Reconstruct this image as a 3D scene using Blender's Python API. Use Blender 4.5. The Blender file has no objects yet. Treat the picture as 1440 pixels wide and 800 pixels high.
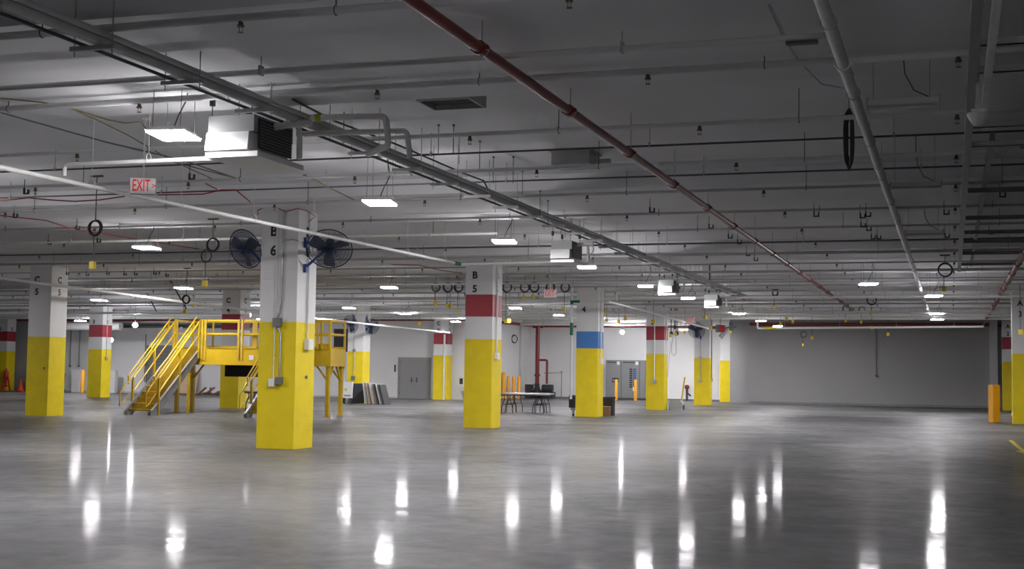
import bpy, math, random
from mathutils import Vector, Matrix
random.seed(7)
scene = bpy.context.scene
C = scene.collection
PI = math.pi

# ------------------------------------------------------------------ camera
FPX, YAW, PITCH, ROLL, EYE = 1881.05, -0.31786, 0.06626, 0.014, 1.512
cy, sy, cp, sp, cr, sr = math.cos(YAW), math.sin(YAW), math.cos(PITCH), math.sin(PITCH), math.cos(ROLL), math.sin(ROLL)
FW = Vector((sy*cp, cy*cp, sp)); R0 = Vector((cy, -sy, 0)); U0 = R0.cross(FW)
RT = R0*cr + U0*sr; UP = -R0*sr + U0*cr
cam_d = bpy.data.cameras.new('camera'); cam = bpy.data.objects.new('camera', cam_d); C.objects.link(cam)
cam_d.sensor_width = 36; cam_d.sensor_fit = 'HORIZONTAL'; cam_d.lens = FPX/1440*36
cam_d.clip_start = .05; cam_d.clip_end = 300
M = Matrix((RT, UP, -FW)).transposed().to_4x4(); M.translation = Vector((0, 0, EYE)); cam.matrix_world = M
scene.camera = cam

# ------------------------------------------------------------------ world, light level
w = bpy.data.worlds.new('world'); scene.world = w; w.use_nodes = True
w.node_tree.nodes['Background'].inputs[0].default_value = (.75, .8, .9, 1)
w.node_tree.nodes['Background'].inputs[1].default_value = .004
scene.view_settings.view_transform = 'Standard'; scene.view_settings.look = 'None'
scene.view_settings.exposure = 0.0; scene.view_settings.gamma = 1; scene.view_settings.use_curve_mapping = False
LAMP = 300.0          # strength of a lit high-bay diffuser

# measured points: where a sight line of the survey photograph meets a plane of the building
def ray(x, y): return FW*FPX + RT*(x-720) - UP*(y-400)
def on_z(x, y, z): d = ray(x, y); t = (z-EYE)/d.z; return Vector((d.x*t, d.y*t, z))
def on_y(x, y, Y): d = ray(x, y); t = Y/d.y; return Vector((d.x*t, Y, EYE+d.z*t))
def on_x(x, y, X): d = ray(x, y); t = X/d.x; return Vector((X, d.y*t, EYE+d.z*t))

# ------------------------------------------------------------------ materials
def mat(name, col, rough=.5, metal=0., var=.0, vscale=3., bump=0., bscale=20., emit=0, ecol=None, spec=.5, brick=None):
    m = bpy.data.materials.new(name); m.use_nodes = True; nt = m.node_tree; N = nt.nodes; L = nt.links
    b = N['Principled BSDF']
    b.inputs['Base Color'].default_value = (*col, 1); b.inputs['Roughness'].default_value = rough
    b.inputs['Metallic'].default_value = metal; b.inputs['Specular IOR Level'].default_value = spec
    tc = N.new('ShaderNodeTexCoord')
    if var > 0:
        n = N.new('ShaderNodeTexNoise'); n.inputs['Scale'].default_value = vscale; n.inputs['Detail'].default_value = 4
        L.new(tc.outputs['Object'], n.inputs['Vector'])
        r = N.new('ShaderNodeValToRGB'); r.color_ramp.elements[0].position = .3; r.color_ramp.elements[1].position = .7
        r.color_ramp.elements[0].color = (*[c*(1-var) for c in col], 1); r.color_ramp.elements[1].color = (*[min(1, c*(1+var)) for c in col], 1)
        L.new(n.outputs['Fac'], r.inputs['Fac']); L.new(r.outputs['Color'], b.inputs['Base Color'])
    hsrc = None
    if bump > 0:
        n2 = N.new('ShaderNodeTexNoise'); n2.inputs['Scale'].default_value = bscale; n2.inputs['Detail'].default_value = 3
        L.new(tc.outputs['Object'], n2.inputs['Vector'])
        bp = N.new('ShaderNodeBump'); bp.inputs['Strength'].default_value = bump; bp.inputs['Distance'].default_value = .01
        L.new(n2.outputs['Fac'], bp.inputs['Height']); L.new(bp.outputs['Normal'], b.inputs['Normal']); hsrc = bp
    if brick:
        # painted block joints, a fine relief: courses of .203 along z, .406 along the wall
        sep = N.new('ShaderNodeSeparateXYZ'); L.new(tc.outputs['Object'], sep.inputs[0])
        add = N.new('ShaderNodeMath'); add.operation = 'ADD'; L.new(sep.outputs['X'], add.inputs[0]); L.new(sep.outputs['Y'], add.inputs[1])
        cmb = N.new('ShaderNodeCombineXYZ'); L.new(add.outputs[0], cmb.inputs['X']); L.new(sep.outputs['Z'], cmb.inputs['Y'])
        br = N.new('ShaderNodeTexBrick'); br.inputs['Scale'].default_value = 1; br.inputs['Brick Width'].default_value = .406
        br.inputs['Row Height'].default_value = .203; br.inputs['Mortar Size'].default_value = .006; br.inputs['Mortar Smooth'].default_value = .5
        L.new(cmb.outputs[0], br.inputs['Vector'])
        bp2 = N.new('ShaderNodeBump'); bp2.invert = True; bp2.inputs['Strength'].default_value = brick; bp2.inputs['Distance'].default_value = .004
        L.new(br.outputs['Fac'], bp2.inputs['Height'])
        if hsrc: L.new(hsrc.outputs['Normal'], bp2.inputs['Normal'])
        L.new(bp2.outputs['Normal'], b.inputs['Normal'])
    if emit:
        b.inputs['Emission Color'].default_value = (*(ecol or col), 1); b.inputs['Emission Strength'].default_value = emit
    return m

def floor_mat():
    m = bpy.data.materials.new('polished_concrete'); m.use_nodes = True; nt = m.node_tree; N = nt.nodes; L = nt.links
    b = N['Principled BSDF']; tc = N.new('ShaderNodeTexCoord')
    def noise(scale, det, rough=.55, sc=(1, 1, 1), dist=0):
        mp = N.new('ShaderNodeMapping'); mp.inputs['Scale'].default_value = sc; L.new(tc.outputs['Object'], mp.inputs[0])
        n = N.new('ShaderNodeTexNoise'); n.inputs['Scale'].default_value = scale; n.inputs['Detail'].default_value = det
        n.inputs['Roughness'].default_value = rough; n.inputs['Distortion'].default_value = dist
        L.new(mp.outputs[0], n.inputs['Vector']); return n
    def ramp(src, p0, p1, c0, c1):
        r = N.new('ShaderNodeValToRGB'); r.color_ramp.elements[0].position = p0; r.color_ramp.elements[1].position = p1
        r.color_ramp.elements[0].color = (*c0, 1); r.color_ramp.elements[1].color = (*c1, 1); L.new(src, r.inputs['Fac']); return r
    n1 = noise(.22, 7, .62, dist=.9); n2 = noise(3.5, 8, .7)
    c1 = ramp(n1.outputs['Fac'], .32, .68, (.068, .068, .071), (.195, .194, .197))
    c2 = ramp(n2.outputs['Fac'], .25, .75, (.60, .60, .60), (1.2, 1.2, 1.2))
    mx = N.new('ShaderNodeMix'); mx.data_type = 'RGBA'; mx.blend_type = 'MULTIPLY'; mx.inputs['Factor'].default_value = 1
    L.new(c1.outputs['Color'], mx.inputs['A']); L.new(c2.outputs['Color'], mx.inputs['B']); L.new(mx.outputs['Result'], b.inputs['Base Color'])
    n3 = noise(.9, 5, .65, dist=.8)
    rr = ramp(n3.outputs['Fac'], .3, .75, (.46, .46, .46), (.62, .62, .62)); L.new(rr.outputs['Color'], b.inputs['Roughness'])
    n4 = noise(1.6, 3, .5); bp = N.new('ShaderNodeBump'); bp.inputs['Strength'].default_value = .3; bp.inputs['Distance'].default_value = .006
    n5 = noise(11, 2, .5); ad = N.new('ShaderNodeMath'); ad.operation = 'MULTIPLY_ADD'; ad.inputs[1].default_value = .16
    L.new(n5.outputs['Fac'], ad.inputs[0]); L.new(n4.outputs['Fac'], ad.inputs[2]); L.new(ad.outputs[0], bp.inputs['Height']); L.new(bp.outputs['Normal'], b.inputs['Normal'])
    b.inputs['Specular IOR Level'].default_value = .12
    n6 = noise(2.2, 9, .75, dist=.4); cw = ramp(n6.outputs['Fac'], .40, .64, (.035, .035, .035), (.27, .27, .27)); L.new(cw.outputs['Color'], b.inputs['Coat Weight'])
    b.inputs['Coat Roughness'].default_value = .08; b.inputs['Coat IOR'].default_value = 1.4
    L.new(bp.outputs['Normal'], b.inputs['Coat Normal'])
    return m

MF = floor_mat()
MCEIL = mat('ceiling_paint', (.80, .80, .81), .85, var=.05, vscale=.6, bump=.15, bscale=25)
MWALL = mat('white_block_paint', (.80, .80, .80), .6, var=.03, vscale=.5, brick=.6)
MGREY = mat('grey_block_paint', (.33, .33, .33), .7, var=.04, vscale=.5, brick=.6)
MGREY2 = mat('pale_grey_block_paint', (.60, .60, .60), .7, var=.04, vscale=.5, brick=.6)
MWCOL = mat('white_column_paint', (.72, .72, .71), .5, var=.03, vscale=2, brick=.35)
MYEL = mat('yellow_column_paint', (.80, .62, .018), .5, spec=.25, var=.06, vscale=2.5, brick=.35)
MRED = mat('red_band_paint', (.36, .035, .05), .45, var=.05, vscale=3, brick=.35)
MBLU = mat('blue_band_paint', (.06, .20, .52), .45, var=.05, vscale=3, brick=.35)
MBLK = mat('black_vinyl', (.015, .015, .02), .5)
MSAFE = mat('safety_yellow_enamel', (.50, .33, .012), .38, var=.07, vscale=4)
MTREAD = mat('yellow_tread_plate', (.42, .28, .015), .5, var=.18, vscale=14, bump=.4, bscale=60)
MORG = mat('bollard_orange', (.85, .40, .015), .45, var=.05)
MPIPE = mat('painted_grey_pipe', (.46, .46, .46), .5, var=.08, vscale=3)
MPIPEL = mat('light_grey_pipe', (.80, .80, .80), .5, var=.05, vscale=3)
MDARK = mat('dark_conduit', (.10, .10, .105), .6, var=.1)
MWPIPE = mat('white_painted_pipe', (.72, .72, .70), .4, var=.04, vscale=4)
MRPIPE = mat('red_sprinkler_pipe', (.20, .022, .022), .35, var=.15, vscale=6)
MGALV = mat('galvanised_steel', (.46, .47, .48), .4, metal=.7, var=.15, vscale=8)
MSTEEL = mat('grey_steel', (.22, .225, .23), .45, metal=.4, var=.1, vscale=5)
MHCAB = mat('heater_cabinet_grey', (.26, .27, .27), .45, var=.08, vscale=3)
MRACK = mat('pale_strut_steel', (.80, .81, .82), .5, var=.08)
MDGREY = mat('dark_grey_plastic', (.035, .037, .042), .6)
MBRASS = mat('aged_brass', (.12, .09, .05), .5, metal=.5)
MRUB = mat('black_rubber_hose', (.018, .018, .022), .5)
MYBOX = mat('yellow_outlet_box', (.75, .55, .02), .5)
MNAVY = mat('navy_fan_enamel', (.018, .035, .10), .45, metal=.2)
MBLADE = mat('fan_blade_grey', (.10, .11, .14), .5, metal=.3)
MNAVYL = mat('blue_bracket_enamel', (.03, .07, .24), .45)
MGREEN = mat('green_fitting', (.01, .14, .09), .5)
MSCRUB = mat('green_machine_plastic', (.01, .26, .10), .4)
MHOUS = mat('white_enamel_housing', (.78, .78, .78), .45, var=.03)
MLIT = mat('lit_led_diffuser', (1, 1, 1), .5, emit=LAMP, ecol=(1.0, .97, 1.0))
MUP = mat('added_uplight_glow', (1, 1, 1), .5, emit=24, ecol=(1, .98, 1))  # glow of the added strip on top of lit fixtures
MOFF = mat('unlit_diffuser', (.42, .42, .43), .35)
MBULB = mat('lit_bulb', (1, 1, 1), .5, emit=320, ecol=(.95, .95, 1))
MEXITW = mat('exit_sign_face', (.70, .68, .68), .4, emit=.12, ecol=(1, .95, .95))
MEXITR = mat('exit_sign_red_letters', (.75, .03, .02), .4, emit=.22, ecol=(1, .05, .03))
MPAPER = mat('white_paper', (.75, .75, .75), .7)
MBROWN = mat('cardboard', (.20, .11, .06), .8, var=.1, vscale=10)
MTAN = mat('tan_board', (.62, .45, .30), .7, var=.05)
MTABLE = mat('pale_table_plastic', (.66, .67, .70), .4)
MRWIRE = mat('red_cable', (.30, .015, .02), .5)
MYWIRE = mat('olive_cable', (.16, .13, .05), .6)
MSWG = mat('switchgear_grey', (.20, .205, .21), .45, var=.04, vscale=2)
MDOOR = mat('grey_door_enamel', (.30, .30, .305), .45, var=.03)
MCONE = mat('cone_orange', (.80, .07, .02), .5)
MREDP = mat('red_plastic', (.55, .03, .03), .5)
MBAND = mat('yellow_green_tape', (.45, .50, .02), .6)

# ------------------------------------------------------------------ mesh collector
class MB:
    def __init__(s): s.v = []; s.f = []; s.sm = []
    def add(s, vs, fs, smooth=False):
        o = len(s.v); s.v += [tuple(v) for v in vs]; s.f += [tuple(i+o for i in f) for f in fs]; s.sm += [smooth]*len(fs); return s
    def box(s, a, b):
        x0, y0, z0 = [min(p, q) for p, q in zip(a, b)]; x1, y1, z1 = [max(p, q) for p, q in zip(a, b)]
        return s.add([(x0, y0, z0), (x1, y0, z0), (x1, y1, z0), (x0, y1, z0), (x0, y0, z1), (x1, y0, z1), (x1, y1, z1), (x0, y1, z1)],
                     [(0, 3, 2, 1), (4, 5, 6, 7), (0, 1, 5, 4), (1, 2, 6, 5), (2, 3, 7, 6), (3, 0, 4, 7)])
    def obox(s, mtx, size):
        hx, hy, hz = [k/2 for k in size]
        vs = [mtx @ Vector((x, y, z)) for z in (-hz, hz) for x, y in ((-hx, -hy), (hx, -hy), (hx, hy), (-hx, hy))]
        return s.add(vs, [(0, 3, 2, 1), (4, 5, 6, 7), (0, 1, 5, 4), (1, 2, 6, 5), (2, 3, 7, 6), (3, 0, 4, 7)])
    def bar(s, p, q, w_, h_):
        p, q = Vector(p), Vector(q); d = (q-p); l = d.length; d.normalize()
        up = Vector((0, 0, 1)) if abs(d.z) < .95 else Vector((0, 1, 0))
        x = d.cross(up).normalized(); y = x.cross(d).normalized()
        m = Matrix((x, d, y)).transposed().to_4x4(); m.translation = (p+q)/2
        return s.obox(m, (w_, l, h_))
    def cyl(s, p, q, r, r2=None, n=10, caps=True):
        p, q = Vector(p), Vector(q); d = (q-p).normalized(); r2 = r if r2 is None else r2
        a = d.orthogonal().normalized(); b = d.cross(a)
        vs = []
        for c, rr in ((p, r), (q, r2)):
            for i in range(n): t = 2*PI*i/n; vs.append(c + (a*math.cos(t)+b*math.sin(t))*rr)
        s.add(vs, [(i, (i+1) % n, n+(i+1) % n, n+i) for i in range(n)], True)
        if caps: s.add(vs[:n], [tuple(reversed(range(n)))]); s.add(vs[n:], [tuple(range(n))])
        return s
    def tube(s, pts, r, n=8, closed=False):
        P = [Vector(p) for p in pts]; K = len(P); vs = []; prev = None
        for i in range(K):
            if closed: t = (P[(i+1) % K]-P[i-1])
            else: t = (P[min(i+1, K-1)]-P[max(i-1, 0)])
            t.normalize()
            a = t.orthogonal().normalized() if prev is None else (prev - t*prev.dot(t)).normalized()
            prev = a; b = t.cross(a)
            for j in range(n): q = 2*PI*j/n; vs.append(P[i]+(a*math.cos(q)+b*math.sin(q))*r)
        fs = []
        for i in range(K if closed else K-1):
            k = (i+1) % K
            for j in range(n): fs.append((i*n+j, i*n+(j+1) % n, k*n+(j+1) % n, k*n+j))
        s.add(vs, fs, True)
        if not closed: s.add(vs[:n], [tuple(reversed(range(n)))]); s.add(vs[-n:], [tuple(range(n))])
        return s
    def ring(s, c, nrm, R, r, n=6, seg=28, ax=None, a0=0, a1=2*PI):
        c = Vector(c); nrm = Vector(nrm).normalized(); a = nrm.orthogonal().normalized() if ax is None else Vector(ax).normalized(); b = nrm.cross(a)
        full = abs(a1-a0) > 6.28; cnt = seg if full else seg+1
        pts = [c+(a*math.cos(a0+(a1-a0)*i/seg)+b*math.sin(a0+(a1-a0)*i/seg))*R for i in range(cnt)]
        return s.tube(pts, r, n, closed=full)
    def lathe(s, prof, n=14, c=(0, 0, 0)):
        vs = []; c = Vector(c)
        for r, z in prof:
            for i in range(n): t = 2*PI*i/n; vs.append(c+Vector((r*math.cos(t), r*math.sin(t), z)))
        fs = []
        for k in range(len(prof)-1):
            for i in range(n): fs.append((k*n+i, k*n+(i+1) % n, (k+1)*n+(i+1) % n, (k+1)*n+i))
        s.add(vs, fs, True); s.add(vs[:n], [tuple(reversed(range(n)))]); s.add(vs[-n:], [tuple(range(n))]); return s
    def prism(s, poly, z0, z1, axis='z'):
        def m(p, z): return {'z': (p[0], p[1], z), 'y': (p[0], z, p[1]), 'x': (z, p[0], p[1])}[axis]
        n = len(poly); vs = [m(p, z0) for p in poly]+[m(p, z1) for p in poly]
        return s.add(vs, [tuple(reversed(range(n))), tuple(range(n, 2*n))]+[(i, (i+1) % n, n+(i+1) % n, n+i) for i in range(n)])

def obj(name, mb, m, parent=None, loc=None, rotz=0):
    me = bpy.data.meshes.new(name); me.from_pydata([tuple(v) for v in mb.v], [], mb.f); me.polygons.foreach_set('use_smooth', mb.sm)
    me.materials.append(m); me.update()
    import bmesh
    bm = bmesh.new(); bm.from_mesh(me); bmesh.ops.recalc_face_normals(bm, faces=bm.faces); bm.to_mesh(me); bm.free()
    o = bpy.data.objects.new(name, me); C.objects.link(o)
    if parent: o.parent = parent
    if loc is not None: o.location = loc
    o.rotation_euler.z = rotz
    return o
def tag(o, label=None, cat=None, group=None, kind=None):
    if label: o['label'] = label
    if cat: o['category'] = cat
    if group: o['group'] = group
    if kind: o['kind'] = kind
    return o
def thing(name, label, cat, loc=(0, 0, 0), rotz=0, group=None):
    o = bpy.data.objects.new(name, None); C.objects.link(o); o.location = loc; o.rotation_euler.z = rotz; o.empty_display_size = .1
    return tag(o, label, cat, group)
def struct(name, mb, m, parent=None):
    o = obj(name, mb, m, parent)
    if not parent: o['kind'] = 'structure'
    return o
def dup(root, loc, rotz=None, label=None, group=None):
    r = root.copy(); C.objects.link(r); r.location = loc
    if rotz is not None: r.rotation_euler.z = rotz
    if label: r['label'] = label
    if group: r['group'] = group
    for ch in list(root.children):
        c = ch.copy(); C.objects.link(c); c.parent = r
        for g in list(ch.children):
            d = g.copy(); C.objects.link(d); d.parent = c
    return r
ORD = ['first', 'second', 'third', 'fourth', 'fifth', 'sixth', 'seventh', 'eighth', 'ninth', 'tenth', 'eleventh', 'twelfth', 'thirteenth', 'fourteenth',
       'fifteenth', 'sixteenth', 'seventeenth', 'eighteenth', 'nineteenth', 'twentieth', 'twenty-first', 'twenty-second', 'twenty-third', 'twenty-fourth',
       'twenty-fifth', 'twenty-sixth', 'twenty-seventh', 'twenty-eighth', 'twenty-ninth', 'thirtieth']
TXT = {}
def text(name, s, size, m, parent, loc, face='front', bold=.025):
    key = (s, size, bold)
    if key not in TXT:
        cu = bpy.data.curves.new('lettering', 'FONT'); cu.body = s; cu.size = size; cu.align_x = 'CENTER'; cu.align_y = 'CENTER'
        cu.extrude = .003; cu.offset = bold*size; cu.resolution_u = 4
        t = bpy.data.objects.new('lettering', cu); C.objects.link(t); bpy.context.view_layer.update()
        TXT[key] = bpy.data.meshes.new_from_object(t.evaluated_get(bpy.context.evaluated_depsgraph_get()))
        bpy.data.objects.remove(t)
    me = TXT[key].copy(); me.materials.clear(); me.materials.append(m)
    o = bpy.data.objects.new(name, me); C.objects.link(o); o.parent = parent; o.location = loc
    o.rotation_euler = (PI/2, 0, {'front': 0, 'right': PI/2, 'left': -PI/2}.get(face, face) if not isinstance(face, (int, float)) else face)
    return o

# ------------------------------------------------------------------ building shell
SLAB, SOFF = 4.9, 4.62
struct('floor', MB().box((-62, -14, -.2), (22, 90, 0)), MF)
struct('ceiling', MB().box((-62, -14, SLAB), (22, 90, SLAB+.3)), MCEIL)
for k in range(-1, 7):
    yc = 23.57 + 11.58*(6-k-0) if False else 23.6+11.58*(k-0)
    b = struct('ceiling_beam', MB().box((-62, yc-2.0, SOFF), (22, yc+2.0, SLAB-.002)), MCEIL)
def wall(name, a, b, m): return struct(name, MB().box(a, b), m)
wall('wall_right_back', (-10.9, 76.6, 0), (22, 77.0, SLAB-.003), MGREY)
wall('wall_back', (-25.4, 80.6, 0), (-11.5, 81.0, SLAB-.003), MWALL)
wall('wall_recess_side', (-25.8, 70.71, 0), (-25.4, 81.0, SLAB-.003), MWALL)
wall('wall_door_side', (-37.0, 70.3, 0), (-25.4, 70.7, SLAB-.003), MWALL)
wall('wall_left_back', (-53.4, 70.3, 0), (-37.01, 70.7, 3.95), MWALL)
wall('wall_far_left', (-62, 70.3, 0), (-53.41, 70.7, SLAB-.003), MGREY)
wall('wall_beyond', (-62, 86, 0), (-26, 86.3, SLAB-.003), MGREY)
wall('wall_left', (-62.3, -14, 0), (-62.01, 90, SLAB), MGREY)
wall('wall_right', (22.01, -14, 0), (22.3, 90, SLAB), MGREY)
wall('wall_front', (-62, -14.4, 0), (22, -14.01, SLAB), MGREY)
wall('trim_1', (-12.25, 78.0, 0), (-10.902, 81.01, SLAB-.004), MGREY)
wall('trim_2', (1.95, 76.25, 0), (2.35, 76.598, SLAB-.004), MGREY2)
struct('baseboard_right_back', MB().box((-10.9, 76.57, 0), (1.94, 76.598, .12)), MSTEEL)
struct('baseboard_back', MB().box((-25.39, 80.57, 0), (-12.26, 80.598, .1)), MSTEEL)
struct('baseboard_door_side', MB().box((-37, 70.27, 0), (-29.35, 70.298, .1)), MGREY2)
struct('baseboard_left_back', MB().box((-53.4, 70.27, 0), (-37.01, 70.298, .1)), MGREY2)
# vertical joint line in the dark wall
# conduit drop on the dark wall is built further down

# double door
D = Vector((-28.86, 70.3, 0))
dr = tag(obj('door_1', MB().box((-1.0, -.05, 0), (-.9, -.001, 2.33)).box((.9, -.05, 0), (1.0, -.001, 2.33)).box((-.9, -.05, 2.24), (.9, -.001, 2.33)), MDOOR, None, D), kind='structure')
for sgn in (-1, 1):
    lf = obj('door_leaf', MB().box((min(0, sgn*.895)+.003, -.035, .01), (max(0, sgn*.895)-.003, -.002, 2.235)), MDOOR, dr)
    obj('door_handle', MB().box((sgn*.16-.025, -.06, .92), (sgn*.16+.025, -.036, 1.2)).cyl((sgn*.16, -.06, 1.03), (sgn*.05, -.09, 1.03), .012, n=8), MDGREY, lf)
    hg = MB()
    for z in (.25, 1.1, 2.0): hg.cyl((sgn*.893, -.045, z), (sgn*.893, -.045, z+.11), .012, n=8)
    obj('hinge', hg, MDGREY, dr)

# louvred roller shutter on the left wall
sh = tag(thing('roller_shutter', 'grey slatted roller shutter in the white wall behind the yellow stair', 'shutter', (-45.2, 70.3, 0)))
obj('frame', MB().box((-1.15, -.08, 0), (-1.05, -.001, 2.9)).box((1.05, -.08, 0), (1.15, -.001, 2.9)).box((-1.05, -.08, 2.8), (1.05, -.001, 2.9)).box((-.03, -.07, 0), (.03, -.041, 2.8)), MSTEEL, sh)
sl = MB().box((-1.045, -.04, .002), (1.045, -.036, .198)).box((-1.045, -.036, .03), (1.045, -.028, .17))
s0 = None
for k in range(14):
    if s0 is None: s0 = obj('slat', sl, MSWG, sh, (0, 0, 0))
    else: s_ = s0.copy(); C.objects.link(s_); s_.parent = sh; s_.location = (0, 0, k*.2)

# ------------------------------------------------------------------ columns
W = .80
def column(letter, num, x0, y0, bands, desc, letters=('front', 'right'), hidden=()):
    root = thing('column', desc, 'column', (x0+W/2, y0+W/2, 0))
    z = 0
    for (z1, mm, nm) in bands:
        o = obj(nm, MB().box((-W/2, -W/2, z), (W/2, W/2, z1)), mm, root)
        z = z1
    for f in letters:
        for ch, zz, s in ((letter, 4.2, .27), (num, 3.82, .27)):
            if ch is None or ch == '': continue
            if f == 'front': loc = (-.13, -W/2-.004, zz)
            elif f == 'right': loc = (W/2+.004, .0, zz)
            else: loc = (-W/2-.004, -.0, zz)
            text('stencilled_character', ch, s, MBLK, root, loc, f, .035)
    return root
Y_ = lambda n: 23.17+11.58*(6-n)
base = [(2.44, MYEL, 'yellow_base')]
WB = base+[(SOFF, MWCOL, 'white_shaft')]
RB = base+[(3.06, MWCOL, 'white_band'), (3.67, MRED, 'red_band'), (SOFF, MWCOL, 'white_shaft')]
BB = base+[(3.045, MBLU, 'blue_band'), (SOFF, MWCOL, 'white_shaft')]
XB, XC, XD, XE = -12.785, -27.215, -42.0, -56.5
cB6 = column('B', '6', XB, Y_(6), WB, 'large square yellow and white column stencilled B 6, nearest the camera')
cB5 = column('B', '5', XB, Y_(5), RB, 'square column stencilled B 5 with red band above yellow base')
cB4 = column('', '4', XB, Y_(4), BB, 'square column stencilled 4 with the only blue band')
cB3 = column('', '3', XB, Y_(3), RB, 'column with red band stencilled 3, between the switchgear and the column with the round fan')
cB2 = column('', '', XB, Y_(2), WB, 'yellow and white column with a round fan on its front, under the farther exit sign')
cB1 = column('', '', XB-.25, 79.2, WB, 'farthest yellow and white column, against the grey pilaster left of the dark wall')
cC5 = column('C', '5', XC, Y_(5), WB, 'square yellow and white column stencilled C 5, at the left of the frame')
cC4 = column('C', '4', XC, Y_(4), RB, 'red banded column stencilled C 4 standing behind the yellow platform')
cC3 = column('C', '3', XC, Y_(3), WB, 'yellow and white column with two fans and folded tables leaning at its foot')
cC2 = column('C', '2', XC, 69.0, RB, 'red banded column stencilled C against the wall right of the double door')
cD3 = column('', '3', XD+.35, Y_(3), RB, 'red banded column stencilled 3 left of the yellow stair')
cE2 = column('', '2', XE+.1, 69.05, RB, 'red banded column stencilled 2 far left with cones at its foot')
cA3 = column('A', '3', 2.02, 50.0, WB, 'yellow and white column stencilled A at the right edge of the frame', ('front',))
cA2 = column('A', '2', 2.42, 71.5, RB, 'red banded column stencilled A 2 just left of the right edge column', ('front',))

# electrical runs on columns (parts of each column)
def run(col, pts, r=.016, m=MGALV, nm='conduit'):
    return obj(nm, MB().tube(pts, r, 8), m, col)
def boxpart(col, c, s, m=MGALV, nm='junction_box'):
    b = MB().box([c[i]-s[i]/2 for i in range(3)], [c[i]+s[i]/2 for i in range(3)])
    b.box([c[0]-s[0]*.35, c[1]-s[1]/2-.004, c[2]-s[2]*.35], [c[0]+s[0]*.35, c[1]-s[1]/2, c[2]+s[2]*.35]) if s[1] < s[0] or s[1] == s[0] else b.box([c[0]+s[0]/2, c[1]-s[1]*.35, c[2]-s[2]*.35], [c[0]+s[0]/2+.004, c[1]+s[1]*.35, c[2]+s[2]*.35])
    return obj(nm, b, m, col)
f = -W/2-.03
run(cB6, [(.085, f, SOFF), (.085, f, 3.0), (.06, f, 2.62), (.0, f, 2.5)], .02, MGALV)
run(cB6, [(-.05, f, SOFF), (-.05, f, 1.35)], .014, MWPIPE)
run(cB6, [(.04, f, 2.4), (.04, f, 2.3), (.085, f, 2.22), (.085, f, 1.36)], .02, MGALV)
run(cB6, [(.085, f, 3.95), (.12, f, 4.02), (.3, f, 4.04), (.42, f, 4.0)], .014, MPIPE)
boxpart(cB6, (.02, f-.02, 2.43), (.16, .1, .17), MSTEEL)
tag(boxpart(cB6, (-.06, f-.02, 1.27), (.12, .09, .15), MHOUS, 'outlet_box'), 'white outlet box')
boxpart(cB6, (.09, f-.02, 1.31), (.13, .09, .14), MSTEEL)
g = W/2+.03
run(cB6, [(g, .02, SOFF), (g, .02, 2.1)], .02, MWPIPE)
boxpart(cB6, (g+.02, .05, 2.02), (.1, .2, .2), MHOUS, 'outlet_box')
boxpart(cB6, (g-.01, .05, 1.38), (.02, .06, .06), MSTEEL, 'cover_plate')
boxpart(cC5, (-.0+.25, f+.02, 1.47), (.03, .02, .06), MBLK, 'cover_plate')
for c_, yy in ((cB5, -.1), (cB4, -.1)):
    run(c_, [(g, yy, SOFF), (g, yy, 2.05)], .022, MWPIPE)
    boxpart(c_, (g+.02, yy, 1.98), (.09, .2, .18), MHOUS, 'outlet_box')
run(cB3, [(-.02, f, SOFF), (-.02, f, 1.32)], .02, MWPIPE)
boxpart(cB3, (-.02, f-.02, 1.24), (.15, .08, .16), MGALV)
run(cB3, [(g, -.1, SOFF), (g, -.1, 2.05)], .022, MWPIPE)
run(cB2, [(-.08, f, 3.6), (-.08, f, 1.35)], .02, MGALV)
boxpart(cB2, (-.08, f-.02, 1.27), (.15, .08, .16), MGALV)
boxpart(cB2, (-.08, f-.01, 2.47), (.15, .05, .1), MGALV)
run(cB2, [(g, .1, SOFF), (g, .1, 1.35)], .03, MSTEEL)
boxpart(cB2, (g+.02, .1, 1.3), (.08, .16, .16), MGALV)
run(cC3, [(-.04, f, 4.1), (-.04, f, 1.3)], .025, MGALV)
boxpart(cC3, (-.04, f-.02, 2.48), (.14, .06, .14), MSTEEL)
boxpart(cC3, (-.06, f-.03, 1.18), (.16, .1, .2), MSTEEL)
run(cC2, [(.27, f-.05, 3.6), (.27, f-.05, .0)], .06, MWPIPE, 'downpipe')
run(cD3, [(g, -.05, SOFF), (g, -.05, 2.05)], .018, MGALV)
boxpart(cD3, (g+.02, -.05, 1.98), (.09, .16, .16), MGALV)
boxpart(cA3, (.2, f+.0, 1.7), (.16, .06, .3), MHOUS, 'outlet_box')
boxpart(cA3, (.2, f-.06, 1.7), (.07, .06, .2), MDGREY, 'cover_plate')
# tall white pipe with green couplings beside the blue banded column
tp = thing('compressed_air_drop', 'white vertical air pipe with green couplings left of the blue banded column', 'pipe', (-12.93, 46.2, 0))
obj('pipe', MB().cyl((0, 0, .62), (0, 0, 4.62), .045, n=12), MWPIPE, tp)
obj('coupling', MB().cyl((0, 0, 2.9), (0, 0, 3.35), .06, n=12), MGREEN, tp)
obj('crossing_coupling', MB().cyl((0, 0, 4.0), (0, 0, 4.12), .06, n=12), MGREEN, tp)

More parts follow.
